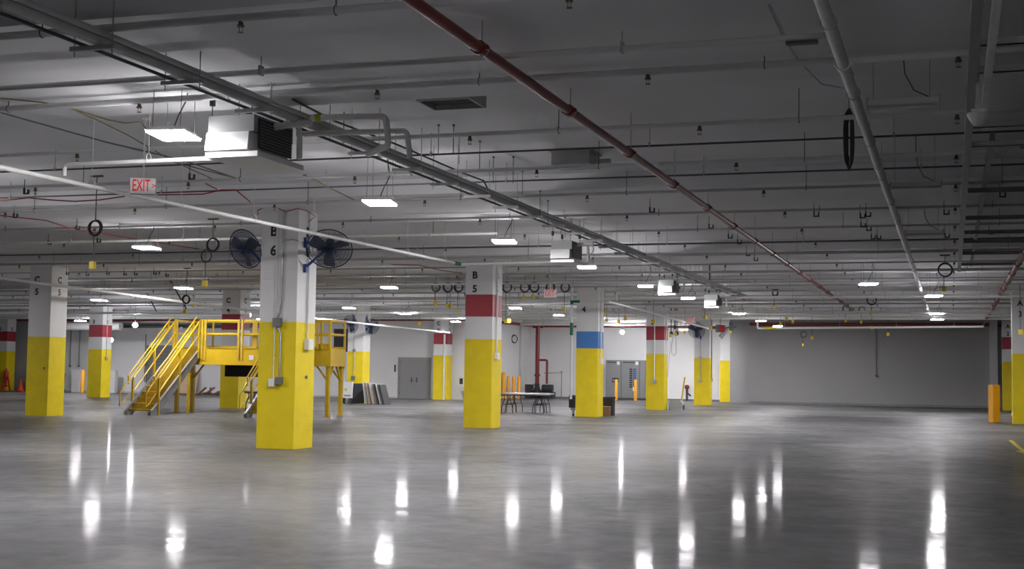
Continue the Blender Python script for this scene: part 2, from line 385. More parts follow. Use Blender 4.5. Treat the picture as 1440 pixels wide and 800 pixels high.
# ------------------------------------------------------------------ high-bay lights
def make_light(lit=True):
    r = thing('high_bay_light', '', 'light', (0, 0, 0))
    a, b = .225, .30
    hb = MB()   # tapered tray
    vs = [(-a, -b, 0), (a, -b, 0), (a, b, 0), (-a, b, 0), (-a*.8, -b*.9, .045), (a*.8, -b*.9, .045), (a*.8, b*.9, .045), (-a*.8, b*.9, .045)]
    hb.add(vs, [(0, 1, 5, 4), (1, 2, 6, 5), (2, 3, 7, 6), (3, 0, 4, 7), (4, 5, 6, 7), (0, 3, 2, 1)])
    obj('housing', hb, MHOUS, r)
    obj('diffuser', MB().prism([(-a+.01, -b+.01), (a-.01, -b+.01), (a-.01, b-.01), (-a+.01, b-.01)], -.022, -.002), MLIT if lit else MOFF, r)
    obj('driver_box', MB().box((-.07, -.1, .045), (.07, .12, .08)), MHOUS, r)
    if lit: obj('added_uplight', MB().box((-.15, .13, .0455), (.15, .23, .048)), MUP, r)  # glowing strip added to brighten the ceiling above the fixture
    for sx in (-1, 1):
        for sy in (-1, 1): obj('hanging_wire', MB().cyl((sx*.16, sy*.24, .04), (sx*.16, sy*.2, .74), .004, n=4), MDARK, r)
    obj('power_cord', MB().tube([(0, 0, .08), (.06, -.02, .22), (.16, -.02, .42), (.12, 0, .6), (.1, 0, .74)], .009, 6), MDARK, r)
    return r
lit0 = make_light(); used = False
rows = [('in row right of B columns', [(-8.34, 13.03), (-8.48, 19.1), (-8.5, 25.3), (-8.5, 31.7), (-8.6, 38.8), (-8.5, 45.0), (-8.5, 56.45), (-8.54, 63.65), (-8.6, 70.5)]),
        ('in row between B and C columns', [(-16.75, y) for y in (19.1, 25.25, 38.6, 51.4, 57.7)] + [(-16.6, 64.3), (-19.4, 72.5), (-14.6, 76)]),  # nearest and back-most lamps added to brighten the near column and back wall
        ('in row right of C columns', [(-23.9, 38.2), (-24, 51.1), (-23.6, 56.25), (-24.4, 64.9)]),
        ('in row between C and D columns', [(-31.8, 32.0), (-31.8, 44.8), (-32.7, 57.5), (-34.3, 62.5)]),  # nearest and farthest lamps added unseen, for the left column and door wall
        ('in row nearest the A columns', [(-.6, 5.6), (-2.2, 38.6), (-.53, 44.4), (-.56, 56.5), (-.59, 62)]),
        ('in row left of D columns', [(-46.5, 51.5), (-47, 64.5), (-43, 77), (-50, 77)])]  # far pair behind the left wall added to brighten the gap above it
for rn, lst in rows:
    for i, (x, y) in enumerate(lst):
        lab = 'lit LED bay light, %s from the camera %s' % (ORD[i], rn)
        if not used: lit0.location = (x, y, 4.15); lit0.rotation_euler.z = .22; lit0['label'] = lab; lit0['group'] = 'lit bay lights'; used = True
        else: dup(lit0, (x, y, 4.15), .22, lab, 'lit bay lights')
# unlit strip fixtures on the right
def make_strip():
    r = thing('strip_light', '', 'light')
    obj('housing', MB().prism([(-.06, .0), (.06, 0), (.04, .06), (-.04, .06)], -.33, .33, 'x'), MHOUS, r)
    obj('lens', MB().prism([(-.05, -.03), (.05, -.03), (.058, -.001), (-.058, -.001)], -.32, .32, 'x'), MOFF, r)
    obj('end_cap', MB().box((-.345, -.075, -.035), (-.33, .075, .075)), MPIPE, r)
    obj('end_cap', MB().box((.33, -.075, -.035), (.345, .075, .075)), MPIPE, r)
    for hx in (-.28, .25): obj('hanging_wire', MB().cyl((hx, 0, .06), (hx, 0, .72), .003, n=4), MDARK, r)
    obj('power_cord', MB().tube([(.25, 0, .06), (.1, 0, .14), (.02, 0, .3), (.0, 0, .5), (0, 0, .72)], .006, 5), MDARK, r)
    return r
st0 = make_strip(); st0['group'] = 'unlit strip lights'
for i, (x, y) in enumerate([(-.43, 13.4), (-.45, 19.2), (-.46, 25.5)]):
    lab = ['unlit slim strip light near the top right of the ceiling', 'unlit slim strip light, middle one of the dark row on the right', 'unlit slim strip light, farthest of the dark row on the right'][i]
    if i == 0: st0.location = (x, y, 4.17); st0['label'] = lab
    else: dup(st0, (x, y, 4.17), 0, lab)
def bulb(p, lab, with_tube):
    r = thing('work_light', lab, 'light', p)
    obj('bulb', MB().lathe([(.02, .12), (.09, .08), (.13, 0), (.09, -.08), (.02, -.12)], 12), MBULB, r)
    obj('socket', MB().cyl((0, 0, .12), (0, 0, .22), .04, n=8), MDGREY, r)
    obj('cord', MB().cyl((0, 0, .22), (0, 0, SLAB-p[2]), .012, n=6), MDARK, r)
    if with_tube: obj('hood', MB().box((-.1, -.1, .42), (.85, .1, .52)), MHOUS, r)
pb = on_y(875, 467, 77); bulb(tuple(pb), 'bare glowing bulb hanging in front of the white wall above the switchgear', True)
pb = on_y(156, 478, 62); bulb(tuple(pb), 'bare glowing bulb right of the red banded column on the left', False)
pb = on_y(349, 443, 52); bulb(tuple(pb), 'bare glowing bulb beside the red banded C 4 column', False)
pb = on_y(190, 457, 57); bulb(tuple(pb), 'small bare glowing bulb over the far left white wall', False)

# ------------------------------------------------------------------ unit heaters along the conduit
def make_heater(Wd=.56, Hh=.40, Dp=.95):
    r = thing('unit_heater', '', 'heater')
    b = MB().box((-Wd/2, 0.02, .21), (Wd/2+.02, Dp, Hh))
    obj('cabinet', b, MHCAB, r)
    obj('lower_hood', MB().prism([(-.03, 0), (0, .205), (Dp-.02, .205), (Dp-.02, 0)], -Wd/2-.01, Wd/2-.03, 'x'), MHOUS, r)
    gr = MB().box((Wd/2+.021, .12, .03), (Wd/2+.031, Dp-.04, Hh-.03))
    gp = obj('side_grille', gr, MDGREY, r)
    lv = MB()
    for k in range(9): lv.box((Wd/2+.032, .14, .05+k*.034), (Wd/2+.042, Dp-.06, .06+k*.034))
    obj('louvre', lv, MSTEEL, gp)
    obj('drain_pan', MB().box((-Wd/2+.02, -.06, -.09), (Wd/2+.12, Dp+.1, -.06)).box((-Wd/2+.02, -.06, -.06), (-Wd/2+.04, Dp+.1, -.03)).box((Wd/2+.10, -.06, -.06), (Wd/2+.12, Dp+.1, -.03)).box((-Wd/2+.04, -.06, -.06), (Wd/2+.1, -.04, -.03)), MHOUS, r)
    for sx in (-1, 1):
        for yy in (.05, Dp-.08):
            obj('vibration_hanger', MB().cyl((sx*Wd*.45, yy, Hh), (sx*Wd*.45, yy, .94), .006, n=5).cyl((sx*Wd*.45, yy, .52), (sx*Wd*.45, yy, .62), .035, n=8), MDGREY, r)
    obj('water_pipe', MB().tube([(Wd/2, .5, .34), (Wd/2+.2, .5, .36), (Wd/2+.28, .5, .36), (Wd/2+.5, .45, .36)], .045, 10)
        .tube([(Wd/2+.3, .55, .36), (Wd/2+.32, .55, .2), (Wd/2+.32, .55, -.04)], .035, 10), MWPIPE, r)
    return r
h0 = make_heater(); hl = ['large grey unit heater beside the nearest lit bay light', 'unit heater with bright front between columns B 5 and the blue banded column', 'unit heater hanging above column with red band stencilled 3', 'smallest and farthest unit heater in the ceiling row']
for i, (x, y, z) in enumerate([(-7.70, 13.15, 3.97), (-7.87, 27.2, 3.96), (-8.02, 38.9, 3.96), (-7.95, 46.3, 3.96)]):
    if i == 0: h0.location = (x, y, z); h0['label'] = hl[0]; h0['group'] = 'ceiling unit heaters'
    else:
        c_ = dup(h0, (x, y, z), 0, hl[i])
        c_.scale = (.78, .9, .95)

# ------------------------------------------------------------------ sprinkler branch pipes with heads
head = MB().cyl((0, 0, 0), (0, 0, -.04), .022, n=8).cyl((0, 0, -.04), (0, 0, -.055), .032, n=8).box((-.016, -.003, -.1), (-.012, .003, -.055)).box((.012, -.003, -.1), (.016, .003, -.055)).cyl((0, 0, -.1), (0, 0, -.105), .026, n=8)
head0 = None
rod = MB().cyl((0, 0, 0), (0, 0, .36), .006, n=4).ring((0, 0, -.03), (1, 0, 0), .04, .006, 4, 10); rod0 = None
HX = [0.08+2.935*k for k in range(-18, 2)]
for k in range(22):
    Y = 10.03+2.886*k
    x0 = max(-58, -.93*Y-1.5); x1 = min(5, .065*Y+.8)
    if k > 20: break
    pr = .038 if k < 2 else (.03 if k < 4 else .024)
    r = thing('sprinkler_branch_pipe', 'thin painted sprinkler branch pipe across the ceiling, %s from the camera' % ORD[k], 'pipe', (0, Y, 0), group='sprinkler branch pipes')
    obj('pipe', MB().cyl((x0, 0, 4.53), (x1, 0, 4.53), pr, n=10), MPIPEL if k < 4 else MPIPE, r)
    for hx in HX:
        if x0 < hx < x1:
            if head0 is None: head0 = obj('sprinkler_head', head, MBRASS, r, (hx, 0, 4.506)); rod0 = obj('hanger_rod', rod, MDARK, r, (hx+.9, 0, 4.56))
            else:
                c_ = head0.copy(); C.objects.link(c_); c_.parent = r; c_.location = (hx, 0, 4.506)
                if k % 2 == 0 or k < 6: c_ = rod0.copy(); C.objects.link(c_); c_.parent = r; c_.location = (hx+.9+.3*math.sin(k), 0, 4.56)
# ------------------------------------------------------------------ conduits running across between the branches
def cross_pipe(Y, x0, x1, z, r_, m, lab, clamps=True, name='ceiling_conduit', ends=None):
    r = thing(name, lab, 'conduit' if 'conduit' in name else 'pipe', (0, Y, 0))
    obj('pipe', MB().cyl((x0, 0, z), (x1, 0, z), r_, n=10), m, r)
    if clamps:
        n = max(2, int((x1-x0)/3))
        for i in range(n):
            xx = x0+(i+.5)*(x1-x0)/n
            obj('hanger', MB().cyl((xx, 0, z+r_), (xx, 0, SOFF if any(abs(Y-(23.6+11.58*q)) < 2 for q in range(-1, 7)) else SLAB), .006, n=4).box((xx-.012, -r_-.008, z-r_-.008), (xx+.012, r_+.008, z+r_+.03)), MPIPE, r)
    return r
cross_pipe(11.66, -12, -.98, 4.46, .03, MWPIPE, 'pale conduit across the upper ceiling ending with a slotted tip at the right grey pipe')
obj('slotted_tip', MB().box((-1.35, 11.62, 4.40), (-1.08, 11.7, 4.425)), MDARK)
bpy.data.objects['slotted_tip'].parent = [o for o in C.objects if o.name.startswith('ceiling_conduit')][0]; bpy.data.objects['slotted_tip'].location = (0, -11.66, 0)
cond = [(17.45, -18, .9, 4.58, .014, MDARK, 'thin dark conduit across the ceiling just in front of the nearest beam'),
        (20.3, -18, 1.2, 4.6, .014, MDARK, 'thin dark conduit across the ceiling tight against the nearest beam face'),
        (26.3, -24, -9, 4.42, .03, MWPIPE, 'white pipe across the ceiling behind the near fan column'),
        (29.9, -26, 1.5, 4.5, .016, MDARK, 'thin dark conduit across the ceiling behind the second bay light'),
        (31.6, -28, 1.5, 4.42, .02, MPIPE, 'grey conduit across the ceiling ahead of column B 5'),
        (36.9, -33, 2., 4.4, .03, MPIPE, 'grey pipe across the ceiling just behind column B 5'),
        (41.0, -36, 2., 4.4, .03, MPIPE, 'grey pipe across the ceiling ahead of the blue banded column'),
        (47.3, -44, 2.5, 4.3, .05, MWPIPE, 'broad white pipe across the ceiling just behind the blue banded column'),
        (52.5, -48, 2.5, 4.35, .035, MPIPE, 'grey pipe across the far ceiling beyond the blue banded column'),
        (56.3, -52, 3, 4.2, .06, MWPIPE, 'broad white pipe across the far ceiling at the fan column'),
        (61.5, -56, 3, 4.3, .06, MWPIPE, 'broad white pipe across the far ceiling beyond the fan column'),
        (65.5, -58, 3, 4.35, .07, MWPIPE, 'broad white pipe across the ceiling near the double door wall')]
for c_ in cond: cross_pipe(*c_, name='ceiling_pipe' if c_[4] > .025 else 'ceiling_conduit')
cross_pipe(78.2, -25, -11.2, 4.72, .09, MWPIPE, 'upper white insulated pipe along the back wall over the switchgear', name='insulated_pipe')
cross_pipe(77.4, -25, -12.4, 4.5, .09, MWPIPE, 'lower white insulated pipe along the back wall over the switchgear', name='insulated_pipe')

# ------------------------------------------------------------------ pipes running away from the camera
def long_pipe(name, lab, X, z, y0, y1, r_, m, step=2.886, coup=None, clev=True, cat='pipe'):
    r = thing(name, lab, cat, (X, 0, 0))
    obj('pipe', MB().cyl((0, y0, z), (0, y1, z), r_, n=14), m, r)
    y = y0+1.2
    while clev and y < y1:
        under = any(abs(y-(23.6+11.58*q)) < 2 for q in range(-1, 7)); top = SOFF if under else SLAB
        obj('clevis_hanger', MB().ring((0, y, z), (0, 1, 0), r_+.012, .007, 4, 14).cyl((0, y, z+r_), (0, y, top), .006, n=4), MPIPE, r)
        y += step
    if coup:
        y = y0+coup*.4
        while y < y1:
            obj('coupling', MB().cyl((0, y-.05, z), (0, y+.05, z), r_*1.28, n=14).box((-r_*1.6, y-.03, z-.02), (r_*1.6, y+.03, z+.02)), m, r)
            y += coup
    return r
rm = long_pipe('sprinkler_main', 'long dark red sprinkler main running diagonally across the upper ceiling', -3.92, 4.36, 4, 60, .05, MRPIPE, coup=2.886)
long_pipe('sprinkler_main', 'short dark red sprinkler main at the right edge running to the far wall', 1.56, 4.36, 24, 75.9, .06, MRPIPE, coup=3.2)
long_pipe('drain_pipe', 'thick pale grey pipe descending the right part of the ceiling', -.93, 4.4, 4, 61, .055, MPIPEL, coup=6.1)
cp_ = long_pipe('conduit_bundle', 'bundle of grey conduits running diagonally across the left ceiling to the centre', -7.12, 4.4, 5, 50, .06, MPIPE, clev=False)
obj('side_conduit', MB().cyl((-.17, 5, 4.36), (-.17, 50, 4.36), .018, n=8), MDARK, cp_)
obj('side_conduit', MB().cyl((.09, 5, 4.43), (.09, 50, 4.43), .03, n=8), MPIPE, cp_)
tp0 = None
for k in range(28):
    y = 7.0+1.44*k
    top = SOFF if any(abs(y-(23.6+11.58*q)) < 2 for q in range(-1, 7)) else SLAB
    s_ = MB().box((-.28, y-.02, 4.30), (.18, y+.02, 4.34))
    for xx in (-.24, .15): s_.cyl((xx, y, 4.25), (xx, y, top), .006, n=4)
    s_.box((-.02, y-.01, 4.34), (.0, y+.01, 4.49))
    obj('trapeze_hanger', s_, MPIPE, cp_)
# second, thinner conduit slanting beside the bundle
dc = thing('dark_conduit', 'thin dark conduit slanting beside the conduit bundle at the left', 'conduit', (0, 0, 0))
obj('pipe', MB().tube([on_z(0, 158, 4.5), on_z(150, 200, 4.5), on_z(260, 226, 4.5), on_z(330, 250, 4.5)], .012, 6), MDARK, dc)
dc2 = thing('dark_conduit', 'thin dark conduit parallel to the conduit bundle right of the insulated elbows', 'conduit', (0, 0, 0))
obj('pipe', MB().tube([on_z(412, 140, 4.6), on_z(470, 170, 4.6), on_z(560, 204, 4.6), on_z(650, 243, 4.6), on_z(680, 254, 4.6), on_z(688, 270, 4.45)], .014, 6), MDARK, dc2)
# insulated elbows right of the near heater
ie = thing('insulated_pipe', 'pair of pale insulated pipes with elbows right of the nearest heater', 'pipe', (0, 0, 0))
def bend(pts, r_, m, nm='pipe', parent=None):
    P = [Vector(p) for p in pts]; out = [P[0]]
    for i in range(1, len(P)-1):
        a = (P[i-1]-P[i]).normalized(); b = (P[i+1]-P[i]).normalized(); q = r_*1.8
        for t in (0, .25, .5, .75, 1): out.append((P[i]+a*q)*(1-t)**2+P[i]*2*t*(1-t)+(P[i]+b*q)*t*t)
    out.append(P[-1]); return obj(nm, MB().tube(out, r_, 12), m, parent)
bend([(-7.25, 13.75, 4.42), (-6.12, 13.9, 4.42), (-6.12, 14.0, 4.1), (-6.6, 14.5, 4.1)], .038, MWPIPE, 'upper_pipe', ie)
bend([(-7.25, 14.1, 4.3), (-5.98, 14.2, 4.3), (-5.98, 14.3, 4.0)], .033, MWPIPE, 'lower_pipe', ie)
obj('tape_band', MB().cyl((-6.95, 13.79, 4.42), (-6.88, 13.8, 4.42), .044, n=12), MBAND, ie)

# compressed-air lines (white) along the columns
def airline(lab, pts, r_=.032, hang=True):
    r = thing('compressed_air_pipe', lab, 'pipe', (0, 0, 0))
    bend(pts, r_, MWPIPE, 'pipe', r)
    if hang:
        for a, b in zip(pts[:-1], pts[1:]):
            a, b = Vector(a), Vector(b)
            if abs(a.z-b.z) > .5: continue
            n = int((b-a).length/2.0)
            for i in range(n):
                p = a.lerp(b, (i+.5)/n); under = any(abs(p.y-(23.6+11.58*q)) < 2 for q in range(-1, 7)); top = SOFF if under else SLAB
                t = (b-a).normalized(); s_ = Vector((t.y, -t.x, 0))*.045
                obj('pipe_clip', MB().tube([p-s_*.9-Vector((0, 0, .02)), p-s_+Vector((0, 0, .06)), p+Vector((0, 0, .11)), p+s_+Vector((0, 0, .06)), p+s_*.9-Vector((0, 0, .02))], .006, 4)
                    .cyl(p+Vector((0, 0, .11)), (p.x, p.y, top), .004, n=4), MWPIPE, r)
    return r
r_ = airline('white compressed air pipe crossing in front of the near fan column', [(-10.6, 11.5, 3.83), (-10.6, 28.5, 3.97), (-8.25, 28.5, 4.0)], .03)
obj('green_fitting', MB().cyl((-10.6, 28.05, 3.967), (-10.6, 28.4, 3.97), .04, n=10), MGREEN, r_)
r_ = airline('white air branch pipe passing under the nearest bay light to the heater', [(-10.55, 14.05, 3.9), (-10.55, 14.05, 4.04), (-8.05, 13.95, 4.03)], .028)
obj('green_fitting', MB().cyl((-8.28, 13.955, 4.03), (-8.05, 13.95, 4.03), .042, n=10), MGREEN, r_)
airline('white air pipe crossing in front of the C columns from the left edge', [(-25.2, 22, 4.1), (-25.2, 36, 3.88), (-25.2, 48, 3.69), (-25.2, 66.1, 3.6)], .045)
qa, qb = on_y(640, 424, 43.4), on_y(856, 424, 43.4); qc = on_x(1000, 463, qb.x)
r_ = airline('white air pipe passing in front of the top of the blue banded column', [(qa.x, 43.4, qa.z), (qb.x-.1, 43.4, qb.z)], .026)
qg = on_y(809, 424, 43.4)
obj('green_fitting', MB().cyl((qg.x-.16, 43.4, qg.z), (qg.x+.16, 43.4, qg.z), .045, n=10), MGREEN, r_)
airline('white air pipe running from the blue banded column to the far exit sign', [(qb.x, 43.3, qb.z), (qc.x, qc.y, qc.z)], .035)
airline('white air pipe spanning between the blue banded column and the far heaters', [(-10.6, 43.4, 3.98), (-10.6, 43.4, 4.24), (-8.2, 43.4, 4.2)], .03)
r_ = airline('white low air pipe crossing in front of the dark far wall', [(-8.2, 60.0, 4.05), (-8.2, 60.0, 3.66), (1.3, 60.0, 3.76)], .045)
obj('yellow_sleeve', MB().cyl((-7.9, 60, 3.665), (-7.4, 60, 3.67), .06, n=10), MYBOX, r_)
# red header pipe at the walls
hd = thing('sprinkler_header', 'long red header pipe along the top of the far left and back walls', 'pipe', (0, 0, 0))
bend([(-58, 70.02, 4.42), (-25.1, 70.02, 4.48), (-24.9, 80.3, 4.5), (-12.26, 80.3, 4.5)], .09, MRPIPE, 'pipe', hd)
tag(obj('sprinkler_header', MB().cyl((-10.88, 76.4, 4.48), (3.2, 76.4, 4.48), .1, n=12), MRPIPE), 'dark red header pipe along the top of the dark far right wall', 'pipe')

# ------------------------------------------------------------------ fans
def fan(p, n, R_, bracket_pts, lab, wall_pt):
    n = Vector(n).normalized(); r = thing('wall_fan', lab, 'fan', p)
    a = Vector((0, 0, 1)).cross(n).normalized(); b = n.cross(a)
    d = R_*.22
    c = MB().ring((0, 0, 0), n, R_, .011, 6, 40, ax=a); obj('rim', c, MNAVY, r)
    gd = MB()
    for q in range(1, 7):
        rr = R_*q/7; off = d*(1-(q/7)**2)
        gd.ring(n*off, n, rr, .0032, 3, 30, ax=a); gd.ring(-n*off, n, rr, .0032, 3, 30, ax=a)
    for i in range(56):
        t = 2*PI*i/56; e = a*math.cos(t)+b*math.sin(t)
        for sg in (1, -1):
            gd.tube([n*(sg*d)+e*R_*.08, n*(sg*d*.85)+e*R_*.4, n*(sg*d*.5)+e*R_*.72, e*R_], .0036, 3)
    obj('wire_guard', gd, MNAVY, r)
    obj('hub', MB().cyl(-n*.04, n*.05, .05, n=14).cyl(n*.05, n*.07, .03, n=12), MNAVY, r)
    for k in range(3):
        t = 2*PI*k/3+.5; e = a*math.cos(t)+b*math.sin(t); g_ = n.cross(e)
        pts = []
        for (u, wd, tw) in ((.12, .05, .03), (.4, .13, .045), (.75, .17, .04), (.9, .13, .03)):
            c0 = e*R_*u; pts += [c0-g_*wd*R_*1.6-n*tw, c0+g_*wd*R_*1.6+n*tw]
        vs = [q+n*.002 for q in pts]+[q-n*.002 for q in pts]
        fs = []
        for s_ in (0, 8):
            for i in range(3): fs.append((s_+2*i, s_+2*i+1, s_+2*i+3, s_+2*i+2))
        obj('blade', MB().add(vs, fs, True), MBLADE, r)
    obj('motor', MB().cyl(-n*.05, -n*.24, .085, n=16).cyl(-n*.24, -n*.28, .06, n=14), MDGREY, r)
    W0 = Vector(wall_pt)-Vector(p)
    br = MB().bar(-n*.2, W0+Vector((0, 0, .0)), .035, .035)
    br.bar(-n*.1+Vector((0, 0, -.0)), W0+Vector((0, 0, -.48)), .04, .04)
    obj('bracket', br, MNAVYL, r)
    obj('wall_plate', MB().box(W0+Vector((-.03, -.05, -.1)), W0+Vector((.03, .05, .1))).box(W0+Vector((-.03, -.04, -.58)), W0+Vector((.03, .04, -.42))), MNAVYL, r)
    return r
fan(on_y(345, 350, 23.2), (-.22, -.9, -.36), .395, None, 'round dark blue wire guard fan on the left side of the B 6 column', (XB-.03, 23.5, 3.98))
fan(on_y(463, 350, 23.2), (.28, -.72, -.62), .44, None, 'round dark blue wire guard fan on the right side of the B 6 column', (XB+W+.03, 23.45, 4.0))
fan(on_y(493, 456, 57.1), (-.2, -.95, -.22), .42, None, 'round dark fan on the left front of the column with leaning tables', (XC+.3, 57.87, 4.0))
fan(on_y(522, 459, 58.2), (.5, -.8, -.3), .38, None, 'round dark fan on the right side of the column with leaning tables', (XC+W+.03, 58.2, 4.0))
fan(on_y(979, 464, 69.0), (-.15, -.9, -.35), .45, None, 'round dark fan on the front of the far column under the exit sign', (XB+.35, 69.47, 4.0))

# ------------------------------------------------------------------ exit signs
def exit_sign(p, rot, s, top, lab):
    r = thing('exit_sign', lab, 'sign', p, rot)
    obj('housing', MB().box((-.155*s, -.03, -.1*s), (.155*s, .03, .1*s)), MSTEEL, r)
    obj('face_plate', MB().box((-.15*s, -.034, -.095*s), (.15*s, -.031, .095*s)), MEXITW, r)
    t = text('lettering', 'EXIT', .2*s, MEXITR, r, (-.018*s, -.037, 0), 0.0, .012); t.scale = (.52, 1.0, 1)
    t = text('arrow', '>', .09*s, MEXITR, r, (.132*s, -.037, 0), 0.0, .02)
    obj('stem', MB().cyl((0, 0, .1*s), (0, 0, top-p[2]-.02), .011, n=8).cyl((0, 0, top-p[2]-.02), (0, 0, top-p[2]), .06, n=10), MWPIPE, r)
    return r
exit_sign((-10.37, 15.5, 3.965), .42, 1.12, SLAB, 'lit EXIT sign with arrow hanging at the upper left, nearest the camera')
exit_sign(tuple(on_y(774, 413, 38)), .3, 1.25, SLAB, 'small EXIT sign hanging left of the blue banded column')
exit_sign(tuple(on_y(971, 450, 56)), .2, 1.35, SLAB, 'farthest EXIT sign, above the column with the round fan')

# ------------------------------------------------------------------ cord drops: coils of black hose with a yellow outlet box
def cord_drop(lab, p, R_, drop, loops=1, ztop=SLAB, group='coiled cord drops', tilt=0., arc=None, box=True):
    r = thing('cord_drop', lab, 'cord', p, tilt, group)
    m = MB()
    for k in range(4):
        m.ring((random.uniform(-.01, .01), .018*(k-1.5), random.uniform(-.012, .012)), (random.uniform(-.05, .05), 1, random.uniform(-.05, .05)), R_*(1-.12*random.random()), .015, 6, 26)
    obj('coil', m, MRUB, r)
    if loops == 2:
        m = MB()
        for k in range(2): m.ring((-.14, .018*(k-.5), -.23), (0.1, 1, 0), R_*.9, .011, 6, 26)
        obj('coil', m, MRUB, r)
    obj('support_cord', MB().cyl((0, 0, R_), (0, 0, ztop-p[2]), .009, n=6).box((-.12, -.02, ztop-p[2]-.03), (.12, .02, ztop-p[2])), MDARK, r)
    if box:
        dx = -.16 if loops == 2 else -.03
        obj('drop_cord', MB().cyl((dx, 0, -R_), (dx, 0, -drop), .009, n=6), MRUB, r)
        obj('outlet_box', MB().box((dx-.045, -.04, -drop-.13), (dx+.045, .04, -drop)), MYBOX, r)
    return r
def near_beam(Y): return SOFF if any(abs(Y-(23.6+11.58*q)) < 2 for q in range(-1, 7)) else SLAB
cord_drop('black hose coil with yellow box hanging left of the nearest fan column', tuple(on_y(134, 320, 20)), .135, .6, ztop=SLAB)
cord_drop('double black hose coil with yellow box just left of the nearest fan', tuple(on_y(299, 344, 24.2)), .14, .74, loops=2, ztop=SOFF)
cord_drop('black hose coil with yellow box hanging at the right of the ceiling', tuple(on_y(1329, 379, 35)), .17, .42, ztop=SOFF)
ul = [613, 630, 645, 713, 738, 751, 774, 795]; yb = [425, 430, 436, 451, 418, 413, None, 434]
for i, (x, yy) in enumerate(zip(ul, yb)):
    p = on_y(x, 404, 43); dz = .3 if yy is None else (p.z-on_y(x, yy, 43).z-.05)
    cord_drop('black hose coil, %s from the left in the row around column B 5' % ORD[i], tuple(p), .16, max(.25, dz), ztop=SLAB, group='row of hose coils around column B 5', box=yy is not None)
r2 = [(262, 421, 36, .13, 'dark hose coil hanging just right of the small bay light left of B 6'),
      (1226, 422, 52, .18, 'dark hose coil hanging under the ceiling before the dark wall, right of centre'),
      (1130, 470, 66, .15, 'dark hose coil hanging low against the dark far wall'),
      (1190, 434, 58, .16, 'dark hose coil beside the paired yellow boxes before the dark wall'),
      (1090, 412, 48, .10, 'short dark coil with yellow box right of the far heaters'),
      (1212, 436, 60, .14, 'dark narrow coil second from the right before the dark wall')]
for x, y, Y, R_, lab in r2:
    cord_drop(lab, tuple(on_y(x, y, Y)), R_, .45 if Y > 40 else .3, ztop=near_beam(Y), group='scattered hose coils')
# small yellow outlet boxes on plain cords
yb_ = [(446, 452, 20), (1142, 475, 62), (1098, 456, 62), (1106, 448, 62), (1115, 452, 62), (1249, 470, 66), (1226, 461, 62), (943, 472, 62), (950, 470, 62), (963, 467, 64), (991, 446, 56), (999, 461, 62), (1027, 467, 66), (870, 452, 60), (879, 448, 58), (850, 437, 54), (853, 450, 58), (919, 452, 54), (612, 427, 50), (633, 430, 50), (590, 455, 60), (716, 451, 52), (273, 429, 48), (1435, 467, 46)]
k = 0
box0 = None
for (x, y, Y) in sorted(yb_[1:]):
    p = on_y(x, y, Y); r = thing('outlet_drop', 'small yellow outlet box on a thin dark cord, %s counted from the list of far drops' % ORD[k], 'cord', tuple(p), 0, 'small yellow outlet drops')
    r['label'] = 'small yellow outlet box on a thin far ceiling cord, %s from the left' % ORD[k]
    obj('outlet_box', MB().box((-.06, -.05, -.08), (.06, .05, .08)), MYBOX, r)
    obj('cord', MB().cyl((0, 0, .08), (0, 0, near_beam(Y)-p.z), .01, n=5), MRUB, r)
    k += 1
# small dark beam clamps and brackets scattered under the ceiling
bk = [(1000, 318), (1027, 332), (1040, 340), (1052, 357), (1063, 364), (1213, 303), (1221, 301), (1214, 316), (1222, 321), (1228, 333), (1236, 333), (1331, 298), (1332, 331), (1410, 273), (1394, 326), (70, 341), (270, 248), (95, 384), (123, 386), (152, 384), (176, 385), (191, 385), (218, 384), (235, 387), (917, 295), (110, 320), (37, 269), (139, 338), (1148, 301), (22, 303)]
bm0 = None
for ib, (x, y) in enumerate(sorted(bk)):
    p = on_z(x, y, 4.42)
    q = thing('beam_clamp', 'small black clamp bracket under the ceiling, %s from the left' % ORD[ib], 'bracket', tuple(p), 0, 'black clamp brackets')
    if bm0 is None:
        bm0 = obj('clamp', MB().box((-.05, -.02, -.05), (.05, .02, -.03)).box((-.05, -.02, -.03), (-.03, .02, .05)).box((.03, -.02, -.03), (.05, .02, .03)).cyl((-.04, 0, .05), (-.04, 0, .2), .006, n=4), MBLK, q)
    else: c_ = bm0.copy(); C.objects.link(c_); c_.parent = q

# loose cables
def cable(lab, pts, r_, m, cat='cable'):
    return tag(obj('ceiling_cable', MB().tube(pts, r_, 5), m), lab, cat)
cable('red cable sagging across the ceiling at the left edge', [on_z(0, 283, 4.4), on_z(40, 278, 4.42), (on_z(70, 281, 4.4)), on_z(105, 283, 4.4), on_z(140, 281, 4.4), on_z(175, 276, 4.42)], .012, MRWIRE)
cable('red cable under the ceiling right of the near exit sign', [on_z(221, 274, 4.4), on_z(285, 273, 4.42), on_z(312, 267, 4.5), on_z(332, 267, 4.5), on_z(352, 284, 4.5)], .011, MRWIRE)
cable('short red cable joining the one right of the exit sign', [on_z(289, 258, 4.55), on_z(305, 266, 4.5)], .01, MRWIRE)
cable('thin red cable sloping behind the left hose coil', [on_z(0, 303, 4.5), on_z(65, 310, 4.5), on_z(96, 320, 4.5), on_z(195, 337, 4.5), on_z(280, 350, 4.5)], .012, MRWIRE)
cable('red cable looped over the top of the B 6 column', [on_y(363, 302, 22.9), on_y(362, 296, 22.9), on_y(376, 290, 22.9), on_y(390, 292, 22.9), on_y(402, 298, 22.9), on_y(418, 293, 22.9), on_y(432, 296, 22.9), on_y(443, 304, 22.9), on_y(434, 312, 22.9)], .01, MRWIRE)
cable('red cable under the ceiling left of column B 5', [on_z(550, 372, 4.4), on_z(590, 373, 4.4), on_z(620, 380, 4.4), on_z(650, 384, 4.4)], .012, MRWIRE)
